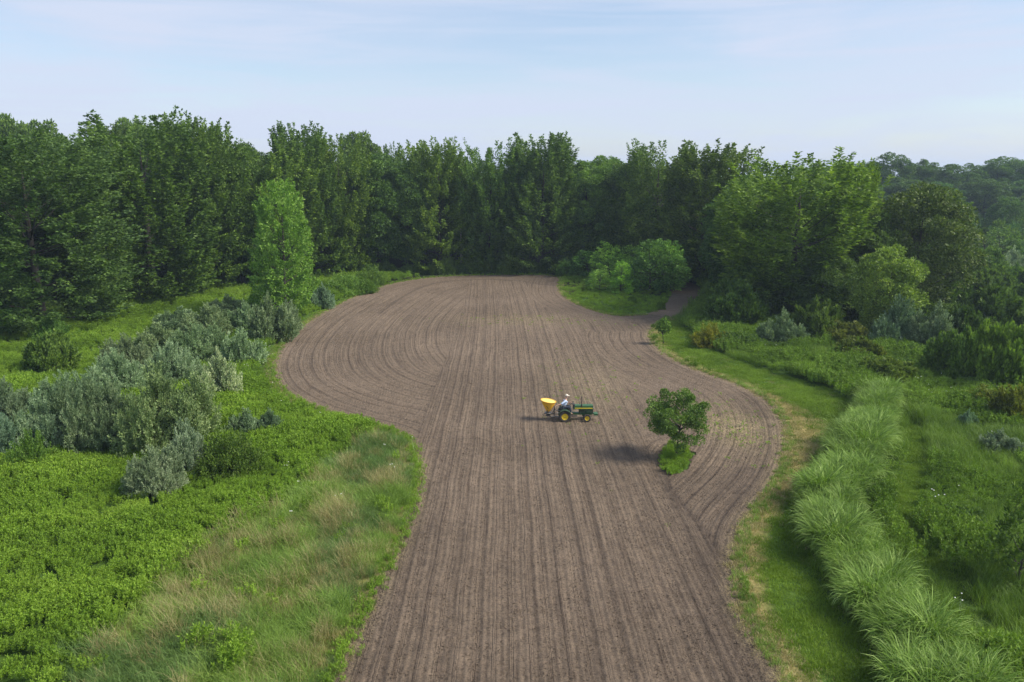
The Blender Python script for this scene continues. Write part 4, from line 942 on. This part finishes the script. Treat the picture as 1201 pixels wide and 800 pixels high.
bm = NB(); hexa(bm, (1.955, 0, .80), (.05, .42, .50), (1, .95)); bm_obj('grille', bm, M['black'], trac, .01)
for s_ in (-1, 1):
    bm = NB(); hexa(bm, (1.985, s_ * .13, .93), (.03, .10, .09)); bm_obj('headlight', bm, plain('lamp_glass', (.7, .7, .65), .15), trac, .008)
bm = NB(); hexa(bm, (1.72, 0, .69), (.42, .40, .28)); hexa(bm, (1.25, .0, .66), (.5, .26, .34)); bm_obj('engine', bm, M['darkgreen'], trac, .02)
bm = NB(); hexa(bm, (1.05, 0, .48), (1.75, .22, .16)); hexa(bm, (.0, 0, .45), (.42, .30, .34)); hexa(bm, (0, 0, .40), (.12, .78, .12)); hexa(bm, (1.535, 0, .30), (.09, .80, .08)); hexa(bm, (1.535, 0, .38), (.14, .16, .14)); bm_obj('chassis', bm, M['green'], trac, .015)
bm = NB(); hexa(bm, (2.17, 0, .44), (.26, .46, .12)); hexa(bm, (2.02, 0, .47), (.18, .14, .08)); tube(bm, [(2.28, -.26, .48), (2.30, 0, .49), (2.28, .26, .48)], .025); bm_obj('front_weight', bm, M['green'], trac, .015)
bm = NB(); tube(bm, [(1.17, -.17, .70), (1.17, -.18, 1.15)], .05, 10); tube(bm, [(1.17, -.18, 1.15), (1.17, -.18, 1.66), (1.13, -.18, 1.74)], .028, 10); bm_obj('exhaust_pipe', bm, M['black'], trac)
bm = NB(); hexa(bm, (.66, 0, .98), (.16, .44, .34), (.7, .9), (-.02, 0)); bm_obj('dashboard', bm, M['black'], trac, .02)
bm = NB(); tube(bm, [(.62, 0, 1.08), (.46, 0, 1.20)], .022)
rg = [Vector((.20 * math.cos(a), .20 * math.sin(a), 0)) for a in np.linspace(0, 2 * PI, 21)]
mt = Matrix.Rotation(-.55, 3, 'Y'); cw = Vector((.455, 0, 1.205)); tube(bm, [cw + mt @ p for p in rg], .014, 6)
for a in (0, 2.1, 4.2): tube(bm, [cw, cw + mt @ Vector((.2 * math.cos(a), .2 * math.sin(a), 0))], .010, 5)
bm_obj('steering_wheel', bm, M['black'], trac)
for s_ in (-1, 1):
    bm = NB(); prev = None; y0, y1 = (s_ * .34, s_ * .66); R1, R2 = .445, .468
    for j in range(11):
        a = math.radians(20 + 14.5 * j); ca, sa = math.cos(a), math.sin(a)
        cur = [bm.verts.new((R_ * ca, yy, .40 + R_ * sa)) for R_, yy in ((R1, y0), (R2, y0), (R2, y1), (R1, y1))]
        if prev:
            for q in range(4): bm.faces.new((prev[q], prev[(q + 1) % 4], cur[(q + 1) % 4], cur[q]))
        else: bm.faces.new(cur)
        prev = cur
    bm.faces.new(prev[::-1]); hexa(bm, (0, y0 - s_ * .01, .70), (.62, .02, .34), (.6, 1)); bm_obj('fender', bm, M['darkgreen'], trac)
    bm = NB(); hexa(bm, (.62, s_ * .36, .40), (.46, .26, .03)); bm_obj('footboard', bm, M['black'], trac, .006)
bm = NB(); hexa(bm, (-.02, 0, .80), (.44, .46, .10), (.95, .95)); bm_obj('seat', bm, M['vinyl'], trac, .03)
bm = NB(); hexa(bm, (-.27, 0, .98), (.09, .44, .30), (.8, .8), (-.05, 0)); bm_obj('backrest', bm, M['vinyl'], trac, .03)
bm = NB(); hexa(bm, (0, 0, .68), (.3, .3, .16)); bm_obj('seat_mount', bm, M['black'], trac)
bm = NB()
for s_ in (-1, 1): tube(bm, [(-.15, s_ * .24, .34), (-.95, s_ * .30, .36)], .025); tube(bm, [(-.12, s_ * .2, .62), (-.55, s_ * .28, .60), (-.58, s_ * .28, .37)], .016)
tube(bm, [(-.15, 0, .66), (-.72, 0, .72)], .022); bm_obj('hitch_arms', bm, M['steel'], trac)
bm = NB(); tube(bm, [(.28, -.30, .5), (.30, -.34, .86)], .012); tube(bm, [(.10, -.36, .7), (.16, -.38, .98)], .011); bm_obj('levers', bm, M['black'], trac)

spr = empty('seed_spreader', (tx - 1.12, ty, 0.03)); tag(spr, 'yellow cone hopper spreader hitched behind the green tractor', 'spreader')
bm = NB(); tl = .10
lathe_z(bm, [(.10, .62), (.16, .66), (.20, .74), (.475, 1.24), (.50, 1.36), (.545, 1.37), (.545, 1.40), (.50, 1.40), (.49, 1.34)], (0, 0, 0), 36, tl * .0)
for v in bm.verts: v.co.z += (-v.co.x * .14) * max(0, (v.co.z - .62) / .75)
bm_obj('hopper', bm, M['hopper'], spr, sm=True)
bm = NB(); r_ = lathe_z(bm, [(.495, 1.372), (.30, 1.40), (.05, 1.42)], (0, 0, 0), 32); bm.faces.new(r_[-1])
for v in bm.verts: v.co.z += (-v.co.x * .14)
bm_obj('hopper_cover', bm, M['hopper_lit'], spr, sm=True)
bm = NB()
for a, b_2, z0, z1 in ((-1.95, -1.76, 1.12, .98), (-1.76, -1.62, .99, .90)):   # dark slanting emblem on the near face
    pts = []
    for (aa, zz, ww) in ((a, z0, .035), (b_2, z1, .035)):
        for q in (-1, 1):
            z = zz + q * ww; rr = .20 + (z - .74) * .55 + .012; pts.append(bm.verts.new((rr * math.cos(aa), rr * math.sin(aa), z)))
    bm.faces.new((pts[0], pts[2], pts[3], pts[1]))
bm_obj('emblem', bm, M['black'], spr)
bm = NB()
for s_ in (-1, 1):
    tube(bm, [(.50, s_ * .28, .36), (-.30, s_ * .22, .36), (-.36, 0, .38)], .028); tube(bm, [(.42, s_ * .26, .36), (.42, s_ * .20, .95), (.36, s_ * .18, 1.08)], .026); tube(bm, [(-.15, s_ * .22, .37), (-.06, s_ * .24, .78)], .022)
tube(bm, [(.42, -.22, .80), (.42, .22, .80)], .022); tube(bm, [(.1, -.26, .37), (.1, .26, .37)], .024); tube(bm, [(.42, 0, .80), (.40, 0, .72), (.30, 0, .5)], .022)
bm_obj('frame', bm, M['black'], spr)
bm = NB(); r_ = lathe_z(bm, [(.02, .50), (.26, .50), (.27, .53), (.26, .54), (.02, .53)], (-.02, 0, 0), 28); 
for j in range(4): a = j * PI / 2; b2 = (.14 * math.cos(a) - .02, .14 * math.sin(a), .56); hexa(bm, b2, (.20 if j % 2 == 0 else .015, .015 if j % 2 == 0 else .20, .05))
bm_obj('spinner_disc', bm, M['steel'], spr)
bm = NB(); tube(bm, [(-.02, 0, .30), (-.02, 0, .64)], .05); hexa(bm, (-.02, 0, .40), (.2, .16, .14)); tube(bm, [(.08, 0, .40), (.9, 0, .42)], .02); bm_obj('gearbox', bm, M['black'], spr, )
bm = NB(); tube(bm, [(.30, -.34, .60), (.50, -.40, .90), (.60, -.43, 1.13)], .014); bm_obj('rate_lever', bm, M['steel'], spr)

# driver: one continuous skin body; clothing, cap and hair are children
per = bpy.data.objects.new('person', None); C.objects.link(per); per.location = (tx - .02, ty, 0.03)
tag(per, 'person in pale blue shirt and pale cap sitting on the tractor, one arm reaching back', 'person')
def skin(name, verts, edges, rad, mat, parent, root=0, sub=1):
    me = bpy.data.meshes.new(name); me.from_pydata(verts, edges, []); o = link(bpy.data.objects.new(name, me), parent)
    md = o.modifiers.new('skin', 'SKIN'); sv = me.skin_vertices[0].data if me.skin_vertices else None
    if sv is None: me.skin_vertices.new() if hasattr(me.skin_vertices, 'new') else None; sv = me.skin_vertices[0].data
    for i, r in enumerate(rad): sv[i].radius = (r, r) if not isinstance(r, tuple) else r
    for i in range(len(verts)): sv[i].use_root = i == root
    md.use_smooth_shade = True; o.modifiers.new('sub', 'SUBSURF').levels = sub; o.modifiers['sub'].render_levels = sub
    me.materials.append(mat); return o
# joints (x forward, y left, z up), seated on a cushion at 0.85
Bv = [(-.04,0,.95), (.00,0,1.12), (.06,0,1.32), (.09,0,1.43), (.12,0,1.52), (.15,0,1.60), (.165,0,1.70),     # pelvis .. head 0-6
      (.07,-.17,1.40), (-.16,-.33,1.28), (-.44,-.42,1.20), (-.52,-.43,1.16),                                  # right arm, reaching back 7-10
      (.08,.17,1.40), (.20,.25,1.18), (.38,.16,1.22), (.44,.13,1.23),                                         # left arm to the wheel 11-14
      (.02,-.10,.93), (.40,-.17,.97), (.46,-.22,.56), (.56,-.23,.49),                                         # right leg 15-18
      (.02,.10,.93), (.40,.17,.97), (.46,.22,.56), (.56,.23,.49)]
Be = [(0,1),(1,2),(2,3),(3,4),(4,5),(5,6),(3,7),(7,8),(8,9),(9,10),(3,11),(11,12),(12,13),(13,14),(0,15),(15,16),(16,17),(17,18),(0,19),(19,20),(20,21),(21,22)]
Br = [.135,(.12,.14),(.125,.15),.09,.05,.078,.085,.055,.042,.030,.024,.055,.042,.030,.024,.088,.06,.042,.034,.088,.06,.042,.034]
skin('body', Bv, Be, Br, M['skin'], per, 0, 2)
skin('shirt', [(-.04,0,.96), (.00,0,1.12), (.06,0,1.32), (.09,0,1.42), (.07,-.17,1.40), (-.16,-.33,1.28), (-.27,-.37,1.25), (.08,.17,1.40), (.20,.25,1.18), (.28,.21,1.20)],
     [(0,1),(1,2),(2,3),(3,4),(4,5),(5,6),(3,7),(7,8),(8,9)], [.165,(.15,.175),(.155,.185),(.12,.12),.085,.068,.06,.085,.068,.06], M['shirt'], per, 0, 2)
skin('trousers', [(-.04,0,.93), (.02,-.10,.92), (.40,-.17,.965), (.455,-.22,.58), (.02,.10,.92), (.40,.17,.965), (.455,.22,.58)], [(0,1),(1,2),(2,3),(0,4),(4,5),(5,6)], [.17,.112,.085,.06,.112,.085,.06], M['trouser'], per, 0, 2)
for s_ in (-1, 1):
    skin('boot', [(.445, s_ * .22, .58), (.455, s_ * .222, .49), (.55, s_ * .228, .47), (.64, s_ * .23, .465)], [(0,1),(1,2),(2,3)], [.06,.058,.052,.04], M['boot'], per, 0, 1)
# hands: palm and five fingers each, closed on lever and wheel rim
def hand(wrist, d, up, grip, name='hand'):
    d = Vector(d).normalized(); up = Vector(up).normalized(); s_ = d.cross(up).normalized()
    vs = [Vector(wrist), Vector(wrist) + d * .045, Vector(wrist) + d * .085]; es = [(0, 1), (1, 2)]; rd = [.020, (.034, .016), (.036, .014)]
    for j, (o_, L_) in enumerate(((-.030, .062), (-.010, .072), (.010, .067), (.029, .052))):
        p = vs[1] + d * .045 + s_ * o_; a = p + d * L_ * .35 - up * .008; b = a + (d * .4 - up) .normalized() * L_ * .4; c = b + (-d * .7 - up * .7).normalized() * L_ * .32
        n = len(vs); vs += [p, a, b, c]; es += [(1 if j in (0, 3) else 2, n), (n, n + 1), (n + 1, n + 2), (n + 2, n + 3)]; rd += [.010, .0095, .009, .008]
    n = len(vs); t0 = Vector(wrist) + d * .03 + s_ * grip * .030; vs += [t0, t0 + (d * .5 + s_ * grip).normalized() * .035, t0 + (d * .8 + s_ * grip * .6 - up * .7).normalized() * .062]; es += [(1, n), (n, n + 1), (n + 1, n + 2)]; rd += [.012, .011, .009]
    return skin(name, [tuple(v) for v in vs], es, rd, M['skin'], per, 0, 1)
hand((-.50,-.43,1.18), (-.8,-.1,-.35), (-.3,0,.9), 1); hand((.42,.14,1.235), (.9,-.3,.1), (0,0,1), -1)
# face, ears, hair and cap on the head at (.165, 0, 1.70)
bm = NB(); hc = Vector((.165, 0, 1.70))
bmesh.ops.create_uvsphere(bm, u_segments=20, v_segments=14, radius=.1)
for v in bm.verts:
    v.co = Vector((v.co.x * 1.0, v.co.y * .80, v.co.z * 1.22)); 
    if v.co.z < -.03: v.co.y *= .88; v.co.x += .008
    v.co += hc
hexa(bm, hc + Vector((.105, 0, -.012)), (.035, .024, .045), (.4, .6), (-.01, 0))
for s_ in (-1, 1): hexa(bm, hc + Vector((0, s_ * .083, -.005)), (.035, .018, .055))
bm_obj('head', bm, M['skin'], per, sm=True)
bm = NB()
for s_ in (-1, 1): hexa(bm, hc + Vector((.094, s_ * .032, .015)), (.012, .020, .010))
bm_obj('eyes', bm, M['hair'], per)
bm = NB(); hexa(bm, hc + Vector((.094, 0, -.055)), (.014, .040, .008)); bm_obj('mouth', bm, plain('lips', (.45, .16, .13), .6), per)
bm = NB(); bmesh.ops.create_uvsphere(bm, u_segments=16, v_segments=10, radius=.106)
for v in bm.verts: v.co = Vector((min(v.co.x, .03), v.co.y * .84, max(v.co.z * 1.15, -.06))) + hc + Vector((-.006, 0, .004))
bm_obj('hair', bm, M['hair'], per, sm=True)
bm = NB(); bmesh.ops.create_uvsphere(bm, u_segments=20, v_segments=12, radius=.112)
for v in bm.verts: v.co = Vector((v.co.x * 1.02, v.co.y * .88, max(v.co.z, 0) * 1.05)) + hc + Vector((0, 0, .04))
hexa(bm, hc + Vector((.135, 0, .044)), (.12, .14, .012), (.9, .8)); bm_obj('cap', bm, M['cap'], per, sm=True)

# ------------------------------------------------------------------ thin air haze
hm, t = new_mat('haze_air'); pv = N(t, 'ShaderNodeVolumePrincipled'); pv.inputs['Color'].default_value = (0.66, 0.82, 1.0, 1); pv.inputs['Density'].default_value = 0.00030; pv.inputs['Anisotropy'].default_value = 0.2
o_ = N(t, 'ShaderNodeOutputMaterial'); t.links.new(pv.outputs[0], o_.inputs['Volume'])
bm = NB(); hexa(bm, (0, 650, 14), (9200, 1900, 30)); hz = bm_obj('haze', bm, hm); tag(hz, None, None, None, 'stuff')
